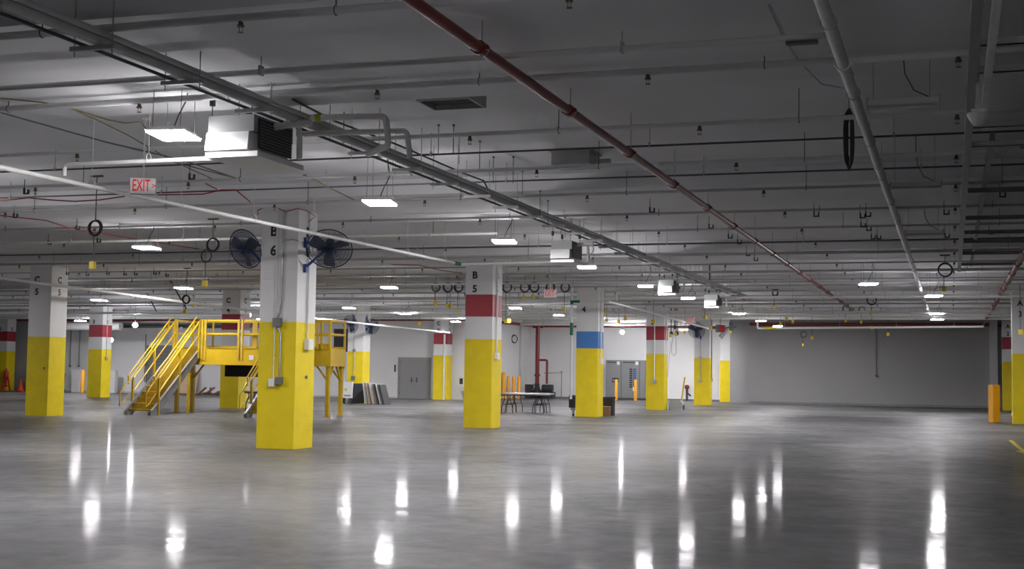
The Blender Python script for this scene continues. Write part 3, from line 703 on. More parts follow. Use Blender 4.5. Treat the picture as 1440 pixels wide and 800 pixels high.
cable('olive cable slanting under the ceiling from the upper left edge', [on_z(0, 138, 4.6), on_z(60, 144, 4.6), on_z(100, 152, 4.55), on_z(135, 168, 4.55), on_z(180, 190, 4.55), on_z(240, 225, 4.55), on_z(300, 252, 4.55)], .008, MYWIRE)
cable('olive cable looping towards the near exit sign rod', [on_z(80, 146, 4.6), on_z(150, 168, 4.6), on_z(175, 173, 4.55), on_z(198, 171, 4.55), on_z(206, 182, 4.5)], .008, MYWIRE)
cable('olive cable trailing under the ceiling before the B 6 column', [on_z(245, 228, 4.6), on_z(330, 250, 4.55), on_z(400, 250, 4.55), on_z(430, 246, 4.55), on_z(460, 262, 4.55), on_z(500, 282, 4.55)], .009, MYWIRE)
cable('pale rope swinging from the upper ceiling left of the right grey pipe', [on_z(1080, 8, 4.6), on_z(1100, 50, 4.6), on_z(1125, 88, 4.6), on_z(1155, 118, 4.55), on_z(1186, 124, 4.5)], .006, MPIPE)
cable('dark brace rod slanting over the left platform stair', [on_y(240, 395, 44), on_y(262, 434, 44)], .03, MDARK, 'rod')
cable('second dark brace rod slanting left of the platform stair', [on_y(205, 408, 48), on_y(220, 438, 48)], .03, MDARK, 'rod')
# ceiling anchor rods left loose near the conduit bundle
rods = [(617, 175, 235), (638, 175, 232), (646, 190, 262), (675, 198, 270), (694, 220, 288), (722, 220, 285), (735, 240, 300), (760, 245, 300), (771, 260, 320), (795, 285, 335), (805, 290, 340)]
for i, (x, y0, y1) in enumerate(rods):
    a = on_z(x, y0, SLAB); 
    q = obj('threaded_rod', MB().cyl((0, 0, 0), (0, 0, -.42), .006, n=4).cyl((0, 0, -.0), (0, 0, -.02), .02, n=6), MDARK, None, (a.x, a.y, near_beam(a.y)))
    tag(q, 'thin threaded rod by the conduit bundle, %s from the left' % ORD[i], 'rod', 'threaded rods by the conduit bundle')

# coil of cable hanging upper right
cr_ = thing('cable_coil', 'tall narrow coil of grey cable hanging beside the right grey pipe', 'cable', tuple(on_z(1194, 195, 4.4)))
m = MB()
for k in range(6):
    pts = []
    for i in range(28):
        t = 2*PI*i/28; pts.append((.06*math.copysign(abs(math.cos(t))**.55, math.cos(t))*(1-.14*k), .012*(k-2.5), .33*math.sin(t)*(1+.03*k)-.0))
    m.tube(pts, .009, 5, closed=True)
obj('coil', m, MDARK, cr_)
obj('support_cord', MB().cyl((0, 0, .2), (0, 0, SLAB-4.4), .005, n=4).cyl((0, 0, -.22), (-.01, 0, -.4), .007, n=4), MDARK, cr_)

# flush vents / boxes on the ceiling
v = thing('ceiling_vent', 'square dark ceiling vent right of the red pipe crossing, upper centre', 'vent', (-5.72, 14.95, SLAB))
obj('casing', MB().box((-.34, -.3, -.16), (.34, -.27, 0)).box((-.34, .27, -.16), (.34, .3, 0)).box((-.34, -.27, -.16), (-.31, .27, 0)).box((.31, -.27, -.16), (.34, .27, 0)), MPIPE, v)
obj('backing', MB().box((-.31, -.27, -.03), (.31, .27, -.005)), MBLK, v)
for k in range(7): obj('louvre', MB().bar((-.31, -.24+k*.08, -.1), (.31, -.24+k*.08, -.1), .05, .008), MDARK, v)
v = thing('ceiling_box', 'plain grey sheet metal box against the ceiling, centre of the frame', 'box', (-5.45, 19.6, SLAB))
obj('casing', MB().box((-.3, -.3, -.22), (.3, .3, 0)), MPIPE, v)
obj('flange', MB().box((-.33, -.33, -.03), (.33, .33, -.001)).box((.3, -.05, -.18), (.55, .05, -.12)), MPIPE, v)

# ------------------------------------------------------------------ overhead steel rack on the right
rk = thing('overhead_rack', 'overhead galvanised steel track rack hanging at the upper right', 'rack', (0, 0, 0))
obj('rail', MB().box((.16, 7, 4.26), (.24, 36, 4.38)), MHCAB, rk)
obj('rail', MB().box((.30, 7, 4.20), (.36, 14.2, 4.30)), MRACK, rk)
obj('rail', MB().box((.46, 17, 4.40), (.52, 36, 4.50)), MHCAB, rk)
for k, Y in enumerate([11.75, 12.8, 15.6, 16.9, 21.0, 24.6, 27.0, 28.8, 31.5, 34.5]):
    z = 4.3
    xe = 4.5 if Y < 22 else 1.44
    s_ = MB().box((.25, Y-.03, z), (xe, Y+.03, z+.012)).box((.25, Y-.03, z), (xe, Y-.022, z+.07)).box((.25, Y+.022, z), (xe, Y+.03, z+.07))
    obj('cross_member', s_, MRACK if k < 4 else MHCAB, rk)
for Y in (9, 12.2, 16.2, 20, 28, 31, 34.8):
    obj('hanger_strut', MB().box((.18, Y-.02, 4.38), (.22, Y+.02, near_beam(Y))), MHCAB, rk)
for (X0, Y0, z0) in [(.9, 19, 4.6), (1.4, 23, 4.5), (2.2, 29, 4.5)]:
    obj('stub_bracket', MB().box((X0, Y0, z0), (X0+.05, Y0+.3, z0+.05)), MHCAB, rk)
cs = thing('horn_speaker', 'white downward cone speaker on a pole at the upper right', 'speaker', (.25, 13.05, 3.93))
obj('cone', MB().lathe([(.03, -.06), (.05, -.05), (.09, .02), (.1, .045), (.1, .06), (.03, .062)], 16), MHOUS, cs)
obj('pole', MB().box((-.018, -.018, .06), (.018, .018, SLAB-3.93)), MWPIPE, cs)
obj('mount_plate', MB().box((-.06, -.06, .062), (.06, .06, .09)), MGALV, cs)

# dark small fixtures: hoist poles near (990,330)
hp = thing('ceiling_pole', 'dark thin pole dropping from the ceiling right of the far heaters with a white sensor', 'pole', tuple(on_y(998, 372, 38)))
obj('pole', MB().cyl((0, 0, -.45), (0, 0, SLAB-hp.location.z-.28 if False else near_beam(38)-hp.location.z), .022, n=8), MDARK, hp)
obj('sensor', MB().lathe([(.03, -.1), (.06, -.05), (.06, .03), (.02, .08)], 10, (-.2, 0, -.05)).cyl((-.2, 0, .07), (-.2, 0, near_beam(38)-hp.location.z), .012, n=6), MHOUS, hp)

# far low strip glow pipe + far duct left (white spiral ducts)
def duct(lab, a, b, r_, m=MHOUS):
    r = thing('air_duct', lab, 'duct', a); L_ = Vector(b)-Vector(a)
    obj('tube', MB().cyl((0, 0, 0), L_, r_, n=16), m, r)
    sm = MB(); n = int(L_.length/.6)
    for i in range(n+1): p = L_*(i/n); sm.ring(p, L_, r_+.004, .012, 4, 16)
    for t in (.15, .85): p = L_*t; obj('strap', MB().box((p.x-.02, p.y-.01, r_), (p.x+.02, p.y+.01, near_beam(a[1])-a[2])), MDARK, r)
    obj('seam', sm, m, r)
duct('bright white round duct above the far left wall', tuple(on_y(92, 459, 67)), tuple(on_y(170, 459, 67)), .22)
duct('grey round duct above the white wall beyond the yellow stair', tuple(on_y(185, 462, 72.5)), tuple(on_y(255, 464, 72.5)), .2, MGALV)

# ------------------------------------------------------------------ yellow crossover platform with two stairs
PX0, PX1, PY0, PY1, PZ, PB = -25.45, -19.5, 40.2, 41.35, 2.22, 1.66
pf = thing('crossover_platform', 'yellow steel crossover platform with railings between the B and C columns', 'platform', (PX0, PY0, 0))
def P(x, y, z): return (x-PX0, y-PY0, z)
obj('deck', MB().box(P(PX0+.08, PY0+.08, PZ-.05), P(PX1-.08, PY1-.08, PZ)), MTREAD, pf)
def chan(a, b):   # edge channel as fascia with flanges
    return MB().box(a, b)
fr = MB().box(P(PX0, PY0, PB), P(PX1, PY0+.012, PZ+.02)).box(P(PX0, PY0-.03, PB), P(PX1, PY0, PB+.02)).box(P(PX0, PY0-.03, PZ), P(PX1, PY0, PZ+.02))
obj('front_channel', fr, MSAFE, pf)
obj('rear_channel', MB().box(P(PX0, PY1-.012, PB), P(PX1, PY1, PZ+.1)), MSAFE, pf)
obj('end_channel', MB().box(P(PX0, PY0+.012, PB), P(PX0+.012, PY1-.012, PZ+.02)), MSAFE, pf)
obj('end_channel', MB().box(P(PX1-.012, PY0+.012, PB), P(PX1, PY1-.012, PZ+.02)), MSAFE, pf)
obj('deck_joist', MB().box(P(PX0+.5, PY0+.02, PB+.2), P(PX1-.5, PY1-.02, PB+.26)), MSAFE, pf)
tag(obj('sign_plate', MB().box(P(-23.09+.56, PY0-.016, 1.84), P(-23.09+.74, PY0-.002, 2.0)), MGREY2, pf), 'small white notice plate')
lx = [PX0+.1, -21.9, PX1-.1]
for x in (PX0+.12, PX1-.12):
    for y in (PY0+.08, PY1-.08):
        obj('leg', MB().box(P(x-.06, y-.06, 0), P(x+.06, y+.06, PB)).box(P(x-.09, y-.09, 0), P(x+.09, y+.09, .015)), MSAFE, pf)
        br = MB(); sx = 1 if x < -22 else -1; sy_ = 1 if y < 40.7 else -1
        br.bar(P(x, y, 1.15), P(x+sx*.42, y, PB), .06, .05); br.bar(P(x, y, 1.15), P(x, y+sy_*.38, PB), .06, .05)
        if x > -22: br.bar(P(x, y, 1.2), P(x+.1, y, PB), .05, .05)
        obj('knee_brace', br, MSAFE, pf)
RT_ = PZ+.95
def rail(pts, r_=.028, nm='rail'): return obj(nm, MB().tube([P(*p) for p in pts], r_, 8), MSAFE, pf)
# rear railing
for z in (RT_, PZ+.5): obj('rail', MB().box(P(PX0, PY1-.05, z-.04), P(PX1, PY1, z+.03)), MSAFE, pf)
for x in (PX0+.03, -24.6, -22.95, -21.2, PX1-.03): obj('rail_post', MB().box(P(x-.03 if x != -22.95 else x-.09, PY1-.06, PZ), P(x+.03 if x != -22.95 else x+.09, PY1-.01, RT_)), MSAFE, pf)
obj('rail_post', MB().box(P(PX0+.35, PY1-.06, PZ), P(PX0+.53, PY1-.01, RT_)), MSAFE, pf)
# front railing between stairs and at the right end
for (xa, xb) in ((-24.38, -21.2), (-20.05, PX1)):
    for z in (RT_, PZ+.5): obj('rail', MB().box(P(xa, PY0, z-.03), P(xb, PY0+.05, z+.03)), MSAFE, pf)
for x in (-24.33, -24.21, -22.93+.0, -22.80):
    obj('gate_post', MB().box(P(x-.045, PY0-.045, PZ-.4), P(x+.03, PY0-.002, RT_+.03)), MTREAD, pf)
for x in (-20.02, -19.86, PX1-.05): obj('rail_post', MB().box(P(x-.035, PY0-.005, PZ-.1 if x > -19.7 else PZ-.4), P(x+.035, PY0+.05, RT_)), MSAFE, pf)
obj('rail_post', MB().box(P(-21.26, PY0-.0, PZ), P(-21.2, PY0+.05, RT_)), MSAFE, pf)
for z in (RT_, PZ+.5):
    obj('rail', MB().box(P(PX1-.05, PY0+.05, z-.03), P(PX1, PY1-.05, z+.03)), MSAFE, pf)
    obj('rail', MB().box(P(PX0, PY0+.05, z-.03), P(PX0+.05, PY1-.05, z+.03)), MSAFE, pf)
obj('rail_post', MB().box(P(PX0, PY0, PZ-.3), P(PX0+.1, PY0+.06, RT_)), MTREAD, pf)
obj('toe_board', MB().box(P(-20.05, PY0+.05, PZ), P(PX1, PY0+.062, PZ+.18)), MSAFE, pf)

def stair(lab, x0, x1, ybot, ytop, ztop, legs=True):
    r = thing('platform_stair', lab, 'stairs', (x0, ybot, 0))
    w_ = x1-x0; L_ = ytop-ybot; n = 11; rise = ztop/(n+1); going = L_/n
    t0 = None
    for i in range(n):
        z = rise*(i+1); y = going*i
        tr = MB().box((.03, y, z-.03), (w_-.03, y+going+.02, z)).box((.03, y, z-.06), (w_-.03, y+.012, z-.03)).box((.03, y+going-.01, z), (w_-.03, y+going, z+rise*.72))
        obj('tread', tr, MTREAD, r)
    sl_ = ztop/L_
    for x in (0, w_-.03):
        s_ = MB().prism([(-.12, 0), (.22, 0), (L_, ztop-.30-.02), (L_, ztop+.0), (-.12, .14)], x, x+.03, 'x')
        obj('stringer', s_, MSTEEL, r)
        s_ = MB().bar((x+.015, -.12, .15), (x+.015, L_, ztop+.01), .07, .012)
        obj('stringer_flange', s_, MGALV if x > 0 else MSTEEL, r)
    for x in (.0, w_):
        def Z(y): return ztop*(y/L_)+.1
        hr = .86
        obj('guard_rail', MB().tube([(x, .28, Z(.28)+hr), (x, L_-.02, Z(L_)+hr), (x, L_+.06, Z(L_)+hr)], .034, 8), MSAFE, r)
        obj('mid_rail', MB().tube([(x, .28, Z(.28)+hr*.5), (x, L_-.02, Z(L_)+hr*.5)], .025, 8), MSAFE, r)
        for y in (.25, 1.45, L_-.12): obj('rail_post', MB().box((x-.03, y-.03, max(0, Z(y)-.35)), (x+.03, y+.03, Z(y)+hr)), MSAFE, r)
        xo = x + (-.1 if x == 0 else .1) if x == 0 else x-.1
        # grab rail with a return loop at the foot
        obj('hand_rail', MB().tube([(xo, .25, Z(.25)+hr*.46), (xo, -.14, Z(-.14)+hr*.42), (xo, -.3, Z(-.3)+hr*.5), (xo, -.3, Z(-.3)+hr*.98), (xo, .0, Z(0)+hr*1.02), (xo, L_-.4, Z(L_-.4)+hr*1.04)], .022, 8), MSAFE, r)
        obj('hand_rail', MB().tube([(xo, .1, Z(.1)+hr+.2), (xo, L_-.1, Z(L_-.1)+hr+.2)], .022, 8), MSAFE, r)
        for y in (.15, 1.4, 2.4): obj('rail_bracket', MB().box((xo-.02, y-.02, Z(y)+hr-.1), (xo+.02, y+.02, Z(y)+hr+.2)), MSAFE, r)
    if legs:
        for x in (w_+.03,): obj('leg', MB().box((x-.04, 1.95, 0), (x+.04, 2.03, 1.35)), MSAFE, r)
    for x in (.05, w_-.05): obj('foot_bracket', MB().box((x-.06, -.18, 0), (x+.06, .1, .12)), MSTEEL, r)
    return r
stair('yellow steel stair with grey stringers at the left end of the platform', -25.4, -24.42, 37.5, PY0, PZ)
stair('yellow steel stair mostly hidden behind the B 6 column', -21.1, -20.12, 37.6, PY0, PZ, False)

# black panel under the platform, black board on wall
tag(obj('hanging_panel', MB().box(P(-24.1, PY1-.03, PB-.4), P(-21.9, PY1-.01, PB)), MBLK, pf), 'long black panel below the deck')
b_ = thing('black_board', 'black rectangular board on the white wall behind the platform end', 'board', (-33.2, 70.3, 3.27))
obj('board', MB().box((-.7, -.05, -.62), (.45, -.001, .62)), MBLK, b_); obj('frame', MB().box((-.73, -.06, .62), (.48, -.001, .66)).box((-.73, -.06, -.66), (.48, -.001, -.62)), MDGREY, b_)
tag(obj('wall_switch', MB().box((-.04, -.04, -.2), (.04, -.001, .2)).box((-.02, -.055, -.1), (.02, -.041, .1)), MDGREY, None, (-30.05, 70.3, 1.7)), 'slim dark switch plate on the wall left of the double door', 'switch')
# tan board and debris
tb = thing('leaning_board', 'pinkish tan board leaning on the wall under the platform stair', 'board', (-43.4, 69.9, 0))
obj('sheet', MB().prism([(-.05, 0), (.0, 0), (.33, 1.35), (.28, 1.35)], -.72, .72, 'x'), MTAN, tb)
obj('edge_strip', MB().prism([(-.06, 0), (.01, 0), (.012, .05), (-.048, .05)], -.73, .73, 'x'), MBROWN, tb)
for i in range(9):
    x = -41.6+i*.24; a = random.uniform(-.5, .5); h = random.uniform(.15, .45)
    q = obj('scrap_wood', MB().bar((0, -.3, .04+.03*i % .1), (random.uniform(-.4, .5), .3, h), .12, .08).bar((-.3, 0, .05), (.35, .1, .1), .09, .07), MBROWN, None, (x, 68.6+random.uniform(-.3, .3), 0))
    tag(q, 'brown scrap wood in the low pile under the platform, %s from the left' % ORD[i], 'wood', 'scrap wood pile')

# ------------------------------------------------------------------ folding tables
def table(lab, p, rot, L_=1.83, Wd=.76):
    r = thing('folding_table', lab, 'table', p, rot)
    obj('tabletop', MB().box((-L_/2, -Wd/2, .70), (L_/2, Wd/2, .745)), MTABLE, r)
    obj('apron', MB().box((-L_/2+.1, -Wd/2+.05, .66), (L_/2-.1, -Wd/2+.08, .70)).box((-L_/2+.1, Wd/2-.08, .66), (L_/2-.1, Wd/2-.05, .70)), MDGREY, r)
    for sx in (-1, 1):
        for yy in (-Wd/2+.1, Wd/2-.1):
            x = sx*(L_/2-.35)
            obj('leg', MB().tube([(x-.12, yy, .68), (x-.11, yy, .5), (x-.2, yy, .28), (x-.22, yy, .0)], .016, 6).tube([(x+.12, yy, .68), (x+.11, yy, .5), (x+.2, yy, .28), (x+.22, yy, .0)], .016, 6).tube([(x-.17, yy, .33), (x+.17, yy, .33)], .012, 6), MBLK, r)
    return r
table('pale folding table with curved legs right of column B 5', (-15.5, 48.8, 0), .08, 1.9)
table('second pale folding table behind the first, right of column B 5', (-15.9, 50.6, 0), -.12, 1.9)
table('folding table half hidden behind the B 6 column and second stair', (-23.6, 43.6, 0), .05, 1.8)
# folded tables leaning on column C3
def folded(lab, p, rot, lean, m, h=.95, wd=.7, k=0):
    r = thing('folded_table', lab, 'table', p, rot, 'folded tables leaning at the fan column')
    t = math.tan(lean)
    obj('top', MB().prism([(0, .03), (.045, .03), (.045+h*t, h), (h*t, h)], -wd/2, wd/2, 'y'), m, r)
    obj('folded_legs', MB().tube([(.0, -wd/2+.08, 0), (h*.8*t-.03, -wd/2+.08, h*.8), (h*.8*t-.03, wd/2-.08, h*.8), (.0, wd/2-.08, 0)], .014, 5), MBLK, r)
    return r
cols = [MTABLE, MGREY, MTAN, MSTEEL, MTABLE, MTAN, MSTEEL, MDGREY, MTABLE, MSTEEL, MDGREY]
tl = ['grey-white', 'pale grey', 'beige', 'steel grey', 'white', 'beige', 'steel grey', 'charcoal', 'white', 'steel grey', 'charcoal']
for i in range(11):
    folded('%s folded table leaning right of the fan column, %s in the fanned stack' % (tl[i], ORD[i]), (-25.5+i*.105, 56.6-.03*i, 0), PI*.0, -.16-.012*i, cols[i], 1.0-.008*i, .72)
for i in range(5):
    folded('folded table propped left of the fan column, %s from the left' % ORD[i], (-26.75+i*.17, 56.7, 0), -.4, .1, [MSTEEL, MBLK, MTABLE, MSTEEL, MDGREY][i], .95, .7)
sg_ = thing('cardboard_notice', 'white printed carton front standing among the folded tables left of the fan column', 'carton', (-26.25, 56.0, 0))
obj('panel', MB().box((-.26, 0, .28), (.22, .04, 1.02)), MPAPER, sg_)
obj('printed_mark', MB().box((-.18, -.004, .6), (-.06, -.001, .72)), MYBOX, sg_)
obj('printed_mark', MB().box((-.2, -.004, .36), (.14, -.001, .42)), MSTEEL, sg_)
obj('stand', MB().box((-.2, .0, 0), (-.14, .04, .28)).box((.1, 0, 0), (.16, .04, .28)), MDGREY, sg_)

# ------------------------------------------------------------------ switchgear, bollards, riser
sw = thing('switchgear_cabinet', 'grey electrical switchgear cabinets against the white back wall', 'cabinet', (-18.75, 79.3, 0))
obj('plinth', MB().box((-1.3, 0, 0), (1.25, 1.1, .12)), MDGREY, sw)
for i, (a, b) in enumerate(((-1.25, -.3), (-.28, .85), (.87, 1.2))):
    c_ = obj('cabinet_bay', MB().box((a, .0, .12), (b, 1.1, 2.38)).box((a-.01, -.02, 2.32), (b+.01, 1.1, 2.40)), MSWG, sw)
    obj('door_panel', MB().box((a+.04, -.025, .2), (b-.04, -.001, 2.2)), MSWG, c_)
    if i < 2: obj('vent', MB().box((a+.1, -.04, 2.24), (b-.3, -.026, 2.3)), MDGREY, c_); obj('label_plate', MB().box((b-.25, -.045, 2.12), (b-.08, -.026, 2.32)), MPAPER, c_)
obj('meter_panel', MB().box((-.85, -.05, 1.05), (-.45, -.026, 1.32)), MBLK, sw)
obj('meter', MB().cyl((-.75, -.06, 1.18), (-.75, -.05, 1.18), .07, n=12).cyl((-.56, -.06, 1.18), (-.56, -.05, 1.18), .07, n=12), MSWG, sw)
obj('breaker_panel', MB().box((.2, -.05, .7), (.68, -.026, 1.95)), MSTEEL, sw)
for k in range(9):
    for x in (.24, .46): obj('breaker', MB().box((x, -.065, .75+k*.132), (x+.17, -.051, .84+k*.132)), MBLK if x < .3 else MNAVYL, sw)
obj('tag_plate', MB().box((.45, -.08, .55), (.58, -.026, .78)), MPAPER, sw)
ex = tag(obj('utility_box', MB().box((0, 0, .1), (.35, .5, 1.55)).box((0, -.02, 1.5), (.37, .5, 1.57)), MGREY2, None, (-17.45, 80.05, 0)), 'pale grey utility box beside the right end of the switchgear', 'cabinet')
def bollard(lab, x, y, h=1.15, r_=.11):
    r = thing('bollard', lab, 'bollard', (x, y, 0))
    obj('sleeve', MB().lathe([(r_, 0.02), (r_, h-.06), (r_*.8, h-.02), (r_*.3, h)], 14), MORG, r)
    obj('base_ring', MB().lathe([(r_*1.15, 0), (r_*1.15, .02), (r_, .022)], 14), MSTEEL, r)
for lab, px_, Y in (('orange bollard before the left part of the switchgear', 866.5, 76), ('orange bollard before the right part of the switchgear', 893.5, 76)):
    p = on_y(px_, 560, Y); bollard(lab, p.x, Y, 1.25, .09)
for i, (px_, Y) in enumerate(((708, 75.5), (714.5, 75.8), (722, 76.0), (729.5, 76.2))):
    p = on_y(px_, 560, Y); bollard('orange bollard by the red riser, %s from the left' % ORD[i], p.x, Y, 1.35 if i else 1.6, .1)
p = on_y(116, 545, 67.5); bollard('orange bollard standing left of the red banded column on the left', p.x, 67.5, 1.35, .12)
# square orange guard at right
bq = thing('bollard', 'square bright orange guard post on the open floor at the right', 'bollard', tuple(Vector((on_z(1399, 594, 0).x-.01, on_z(1399, 594, 0).y+.15, 0))), .5)
obj('sleeve', MB().prism([(-.13, -.16), (.13, -.16), (.15, -.14), (.15, .14), (.13, .16), (-.13, .16), (-.15, .14), (-.15, -.14)], .01, 1.33), MORG, bq)
obj('cap', MB().prism([(-.10, -.13), (.10, -.13), (.10, .13), (-.10, .13)], 1.33, 1.35), MTAN, bq)
obj('base_plate', MB().box((-.17, -.18, 0), (.17, .18, .01)), MSTEEL, bq)
# white bag behind
wb = thing('sandbag', 'small white and red bag on the floor beside the right edge column', 'bag', (on_z(1419, 582, 0).x-.02, 58, 0))
obj('bag', MB().lathe([(.1, 0), (.14, .08), (.11, .25), (.07, .42), (.02, .55)], 10), MPAPER, wb); obj('tie', MB().lathe([(.145, .0), (.15, .05), (.14, .1)], 10), MREDP, wb)

# riser with valve
rs = thing('sprinkler_riser', 'tall red sprinkler riser with pump against the back wall', 'pipe', (-24.15, 78.6, 0))
obj('riser_pipe', MB().cyl((0, 0, .5), (0, 0, 4.5), .13, n=14).cyl((0, 0, 4.45), (0, .9, 4.5), .1, n=12), MRPIPE, rs)
bend([(.1, 0, 2.35), (.62, 0, 2.35), (.62, 0, .9)], .07, MRPIPE, 'side_pipe', rs)
obj('tee_flange', MB().cyl((0, 0, 4.3), (0, 0, 4.42), .2, n=14).cyl((-.3, 0, 4.42), (.35, 0, 4.42), .12, n=12), MRPIPE, rs)
obj('lower_flange', MB().cyl((0, 0, 1.35), (0, 0, 1.5), .18, n=14), MRPIPE, rs)
obj('valve_body', MB().lathe([(.2, 0), (.25, .1), (.28, .35), (.2, .55), (.14, .8), (.18, .9)], 14).ring((0, -.35, .7), (0, 1, 0), .16, .02, 6, 16).cyl((0, -.35, .7), (0, 0, .7), .03, n=8), MDGREY, rs)
obj('pump', MB().cyl((.35, 0, .62), (1.0, 0, .62), .24, n=14).box((.3, -.3, 0), (1.1, .3, .4)), MDGREY, rs)
obj('control_box', MB().box((-.7, -.25, 0), (-.3, .3, .85)), MDGREY, rs)
gp_ = thing('gauge_stand', 'thin grey pipe frame standing right of the red riser', 'frame', (-22.6, 78.6, 0))
obj('frame', MB().tube([(-1.1, 0, 1.55), (.0, 0, 1.6), (.0, 0, 0)], .03, 8).cyl((0, 0, 1.55), (.0, 0, 1.7), .05, n=8), MSTEEL, gp_)
obj('foot', MB().box((-.1, -.1, 0), (.1, .1, .03)), MSTEEL, gp_)
bx = thing('crate', 'small brown crate on the floor right of the red riser', 'crate', (on_y(757, 555, 78.9).x, 78.9, 0))
obj('box', MB().box((-.3, -.25, 0), (.35, .25, .5)), MBROWN, bx); obj('lid', MB().box((-.32, -.27, .5), (.37, .27, .55)), MTAN, bx)
rg = thing('cable_coil', 'small dark cable ring on the recess wall left of the red riser', 'cable', (-25.3, 77.5, 3.6))
obj('coil', MB().ring((0, 0, 0), (1, -.5, 0), .25, .02, 5, 20).ring((.02, 0, .0), (1, -.6, 0), .22, .02, 5, 20), MRUB, rg); obj('hook', MB().box((-.1, -.02, .2), (0, .02, .26)), MDGREY, rg)

# fire extinguisher in bracket on the wall right of C2
fe = thing('hand_sanitiser_station', 'white wall unit with a dark window at the wall edge beside column B 5', 'dispenser', tuple(on_y(649.5, 537, 70.25)))
obj('body', MB().box((-.17, -.16, -.28), (.2, 0.04, .3)).prism([(-.12, -.28), (.15, -.28), (.08, -.5), (-.05, -.5)], -.12, .03, 'y'), MHOUS, fe)
obj('window', MB().box((-.08, -.17, -.12), (.12, -.161, .2)), MDGREY, fe)
obj('lower_guard', MB().prism([(0, -.5), (.2, -.5), (.2, -1.1), (.12, -.9)], -.1, .0, 'y'), MGREY, fe)
hy = thing('standpipe_valve', 'dark hose valve low against the white wall between the red banded and fan columns', 'valve', (on_y(966, 560, 80.2).x, 80.2, 0))
obj('stem', MB().cyl((0, 0, 0), (0, 0, .75), .07, n=10).cyl((-.0, 0, .5), (.25, -.1, .3), .05, n=8), MDGREY, hy)
obj('head', MB().lathe([(.1, .7), (.15, .78), (.15, .9), (.08, .96)], 12), MRPIPE, hy)

# objects at the foot of the blue banded column
ca = thing('tool_cart', 'black tool case standing on casters left of the blue banded column', 'case', (-13.08, 47.1, 0))
obj('case', MB().box((-.12, -.2, .3), (.1, .2, .75)), MBLK, ca); obj('post', MB().cyl((0, 0, .08), (0, 0, .3), .05, n=8).box((-.1, -.05, .2), (.08, .05, .3)), MGALV, ca); obj('caster', MB().cyl((-.03, 0, .05), (.03, 0, .05), .05, n=10), MDGREY, ca)
bn = thing('waste_bin', 'black bin behind the brown carton right of the blue banded column', 'bin', (-12.17, 48.7, 0))
obj('bin', MB().prism([(-.2, -.2), (.2, -.2), (.2, .2), (-.2, .2)], 0, .66), MBLK, bn); obj('rim', MB().box((-.22, -.22, .62), (.22, .22, .68)), MDGREY, bn)
cb = thing('carton', 'brown cardboard carton on the floor right of the blue banded column', 'box', (-12.0, 47.75, 0))
obj('carton_body', MB().box((-.17, -.15, .02), (.13, .15, .35)), MBROWN, cb); obj('flap', MB().bar((-.02, -.15, .35), (-.02, .15, .35), .3, .008), MTAN, cb)
mp = thing('floor_scrubber', 'small grey floor machine with a yellow handle behind the red banded column', 'machine', (-11.55, 58.6, 0))
obj('body', MB().prism([(-.3, .05), (.3, .05), (.3, .3), (.2, .42), (-.2, .42), (-.3, .3)], -.25, .25, 'y'), MGREY, mp)
obj('wheel', MB().cyl((-.33, 0, .12), (-.3, 0, .12), .12, n=12), MDGREY, mp); obj('wheel', MB().cyl((.3, 0, .12), (.33, 0, .12), .12, n=12), MDGREY, mp)
obj('handle', MB().tube([(.18, .1, .3), (.24, .15, .8), (.32, .2, 1.45)], .035, 8), MSAFE, mp)
# suspended pendant controls right of B3
for i, (x, y) in enumerate([(944, 469), (952, 469), (949, 460)]):
    p = on_y(x, y, 66)
    q = thing('pendant_control', 'dark pendant control on a cord right of the red banded column, %s of three' % ORD[i], 'control', tuple(p))
    obj('control', MB().lathe([(.02, .12), (.07, .08), (.09, 0), (.05, -.1)], 10), MDGREY, q); obj('cord', MB().cyl((0, 0, .1), (0, 0, near_beam(66)-p.z), .02, n=6), MRUB, q)
m = MB(); p0 = on_y(946, 462, 67)
tag(obj('hanging_hose', MB().cyl(on_y(948, 462, 67), on_y(948, 462, 67)+Vector((0, 0, SLAB-on_y(948, 462, 67).z)), .012, n=5).tube([on_y(948, 462, 67), on_y(944, 490, 67), on_y(945, 498, 67), on_y(948, 500, 67), on_y(951, 496, 67), on_y(950, 462, 67)], .015, 5).tube([on_y(944, 480, 67), on_y(941, 500, 67), on_y(939, 530, 67)], .012, 5), MGREY), 'thin looped hose hanging against the white wall right of the red banded column', 'hose')
# cluster (fan-like fittings) near B2 / B1
cl_ = thing('pipe_fitting_cluster', 'cluster of red and grey valves on a pipe right of the far fan column', 'valve', tuple(on_y(1013, 462, 74)))
obj('manifold', MB().cyl((-.5, 0, 0), (.9, 0, .1), .05, n=8).box((-.25, -.1, -.2), (-.05, .1, .22)).box((.5, -.1, -.1), (.7, .1, .35)), MSTEEL, cl_)
obj('valve', MB().box((-.05, -.12, -.2), (.25, .12, .2)), MREDP, cl_); obj('horn', MB().cyl((.4, 0, 0), (-.0, -.1, -.5), .05, .14, n=10), MGALV, cl_)
obj('support', MB().cyl((0, 0, .1), (0, 0, near_beam(74)-cl_.location.z), .02, n=6), MDARK, cl_)

